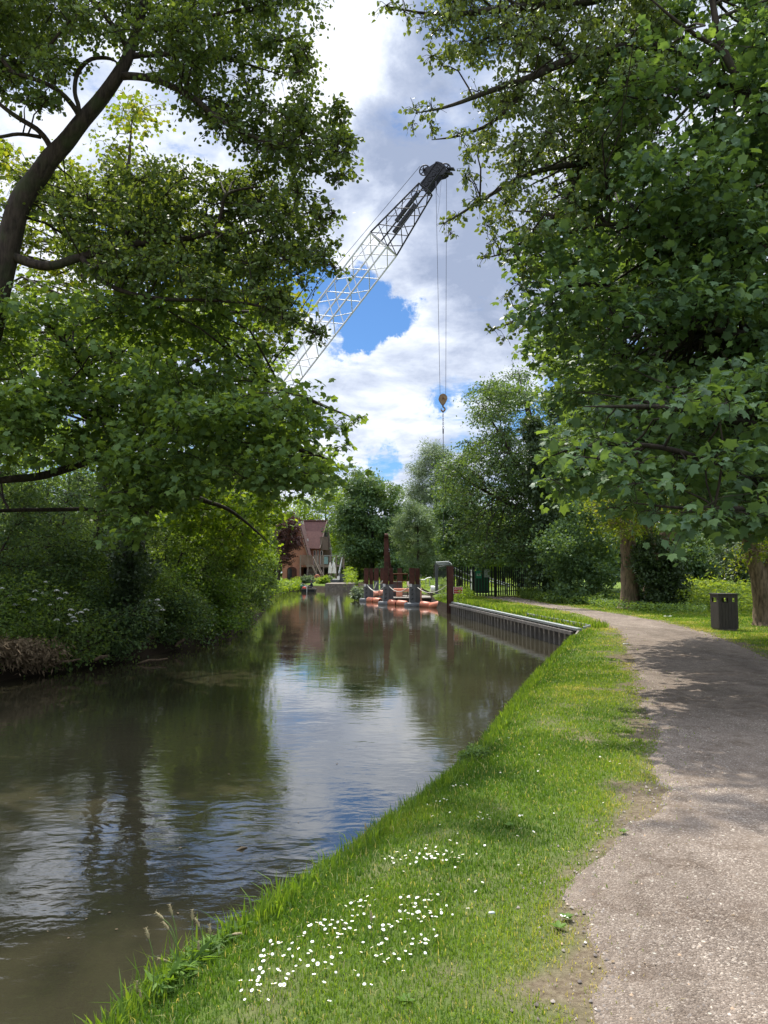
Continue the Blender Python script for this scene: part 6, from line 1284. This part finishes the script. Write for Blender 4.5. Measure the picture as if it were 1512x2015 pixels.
g1 = G(466, 1673, WZ); g2 = G(487, 1668, WZ); mb = MB(); mb.tube([(g1[0], g1[1], WZ), ((g1[0]+g2[0])/2, g1[1]+.02, WZ+.012), (g2[0], g2[1], WZ+.004)], [.006, .012, .004], 6); tag(mb.build('floating_twig', M['straw'], None), 'pale twig floating on the brown water', 'twig')
# fallen branches and dead grass on the left bank edge
fb = [((95,1312),(160,1296),17.2,.03,'pale fallen branch lying along the foot of the left bank'),((185,1300),(215,1290),18,.05,'short grey log at the left waterline'),((130,1292),(165,1286),18.5,.045,'weathered log half hidden under the nettles'),((270,1310),(330,1296),19.2,.03,'dark thin branch trailing in the water'),((345,1272),(365,1256),22,.05,'reddish broken stump end beside the dark hollow'),((174,1262),(176,1300),18.4,.04,'upright mooring stake in the left bank')]
for a, b, Y, rr, lab in fb:
    p = Vector(P(*a, Y)); q = Vector(P(*b, Y+.3)); p.z = max(p.z, WZ+.02); q.z = max(q.z, WZ+.05); mb = MB(); mb.tube([p, p.lerp(q, .4)+Vector((0, 0, .04)), p.lerp(q, .7), q], [rr*.6, rr, rr*.9, rr*.5], 7, wob=.1); tag(mb.build('fallen_branch', M['bark2'], None), lab, 'branch')
n = 7000; rng = np.random.default_rng(77); t = rng.uniform(0, 1, n); p0 = np.array(P(-60, 1262, 15.6)); p1 = np.array(P(92, 1290, 17.4)); c = p0+(p1-p0)*t[:, None]+rng.normal(size=(n, 3))*np.array([.25, .35, .14])
c[:, 2] = np.clip(c[:, 2], WZ+.15, .2); d = rng.normal(size=(n, 3))*.5+np.array([.5, -.3, -.5]); me = place_leaves('narrow', c, d, rng.normal(size=(n, 3)), rng.uniform(.08, .25, n)*.8, rng.uniform(0, 1, n), 'dead_grass', (0, 0, 0))
tag(link_mesh('dead_grass', me, M['straw'], None), 'tangle of dead brown grass hanging over the left bank edge', 'grass', kind='stuff')
# cow parsley umbels
um = [(68,1180),(92,1145),(112,1162),(130,1167),(85,1168),(20,1172),(60,1178),(140,1200),(160,1205),(145,1215),(152,1208),(170,1200),(138,1210),(112,1220),(135,1228),(165,1222),(148,1222),(282,1172),(295,1182),(310,1180),(312,1192),(305,1188),(298,1198),(320,1200),(30,1190),(5,1158),(70,1163),(118,1178),(100,1190),(45,1205)]
for i, (a, b) in enumerate(um):
    Y = rd.uniform(17.2, 18.6) if a < 200 else rd.uniform(20, 20.8); c = Vector(P(a, b, Y)); rt = empty('cow_parsley', (c.x, c.y, 0), 'cow parsley stem with a domed white flower head among the left bank nettles', 'wild flower', 'cow parsley on the left bank')
    mb = MB(); mb.tube([(c.x+rd.uniform(-.1, .1), c.y, 0), (c.x+.02, c.y, c.z*.5), (c.x, c.y, c.z-.03)], [.008, .006, .004], 5); mb.build('stem', M['stalk'], rt)
    mb = MB(); 
    for k in range(26):
        th = rd.uniform(0, 6.28); rr = .065*math.sqrt(rd.random()); zc = .04*(1-(rr/.066)**2); mb.lathe((c.x+cos(th)*rr, c.y+sin(th)*rr, c.z-.02+zc), [(.011, 0), (.010, .009), (.002, .012)], 5)
    mb.build('flower_head', M['paper'], rt)

for i in range(34):
    px, py = rd.uniform(20, 850), rd.uniform(1330, 1950)
    g = G(px, py, WZ)
    if not inpoly(np.array([g[0]]), np.array([g[1]]), CH)[0] or polydist(np.array([g[0]]), np.array([g[1]]), CH, True)[0] < .5: continue
    o = bpy.data.objects.get('floating_leaf')
    if o is None:
        o = link_mesh('floating_leaf', place_leaves('ovate', np.zeros((1, 3)), np.array([[1., 0, 0]]), np.array([[0, 0, 1.]]), np.array([.03]), np.array([.5]), 'floating_leaf', (0, 0, 0)), M['straw'], None)
    else: o = o.copy(); COL.objects.link(o)
    o.location = (g[0], g[1], WZ+.006); o.rotation_euler = (0, 0, rd.uniform(0, 6.28)); k = rd.uniform(.5, 1.3); o.scale = (k, k, k)
    tag(o, 'tiny pale fleck of leaf floating on the brown water', 'leaf', 'leaf flecks floating on the canal')
n = 1500; rng = np.random.default_rng(66); x = rng.uniform(.6, 8, n); y = 1.6+20*rng.uniform(0, 1, n)**1.6; k = inpoly(x, y, PATHJ); pdd = polydist(x, y, PATHJ, True); k &= rng.uniform(0, 1, n) < .25+.75*np.exp(-pdd/.4); x, y = x[k], y[k]; n = len(x)
d = rng.normal(size=(n, 3)); d[:, 2] *= .1
me = place_leaves('ovate', np.stack([x, y, land_z(x, y)+.013], 1), d, rng.normal(size=(n, 3))*.25+np.array([0, 0, 1.]), rng.uniform(.008, .026, n), rng.uniform(0, 1, n), 'leaf_litter', (0, 0, 0))
tag(link_mesh('leaf_litter', me, M['straw'], None), 'small dry leaf bits strewn on the path edges', 'leaf litter', kind='stuff')
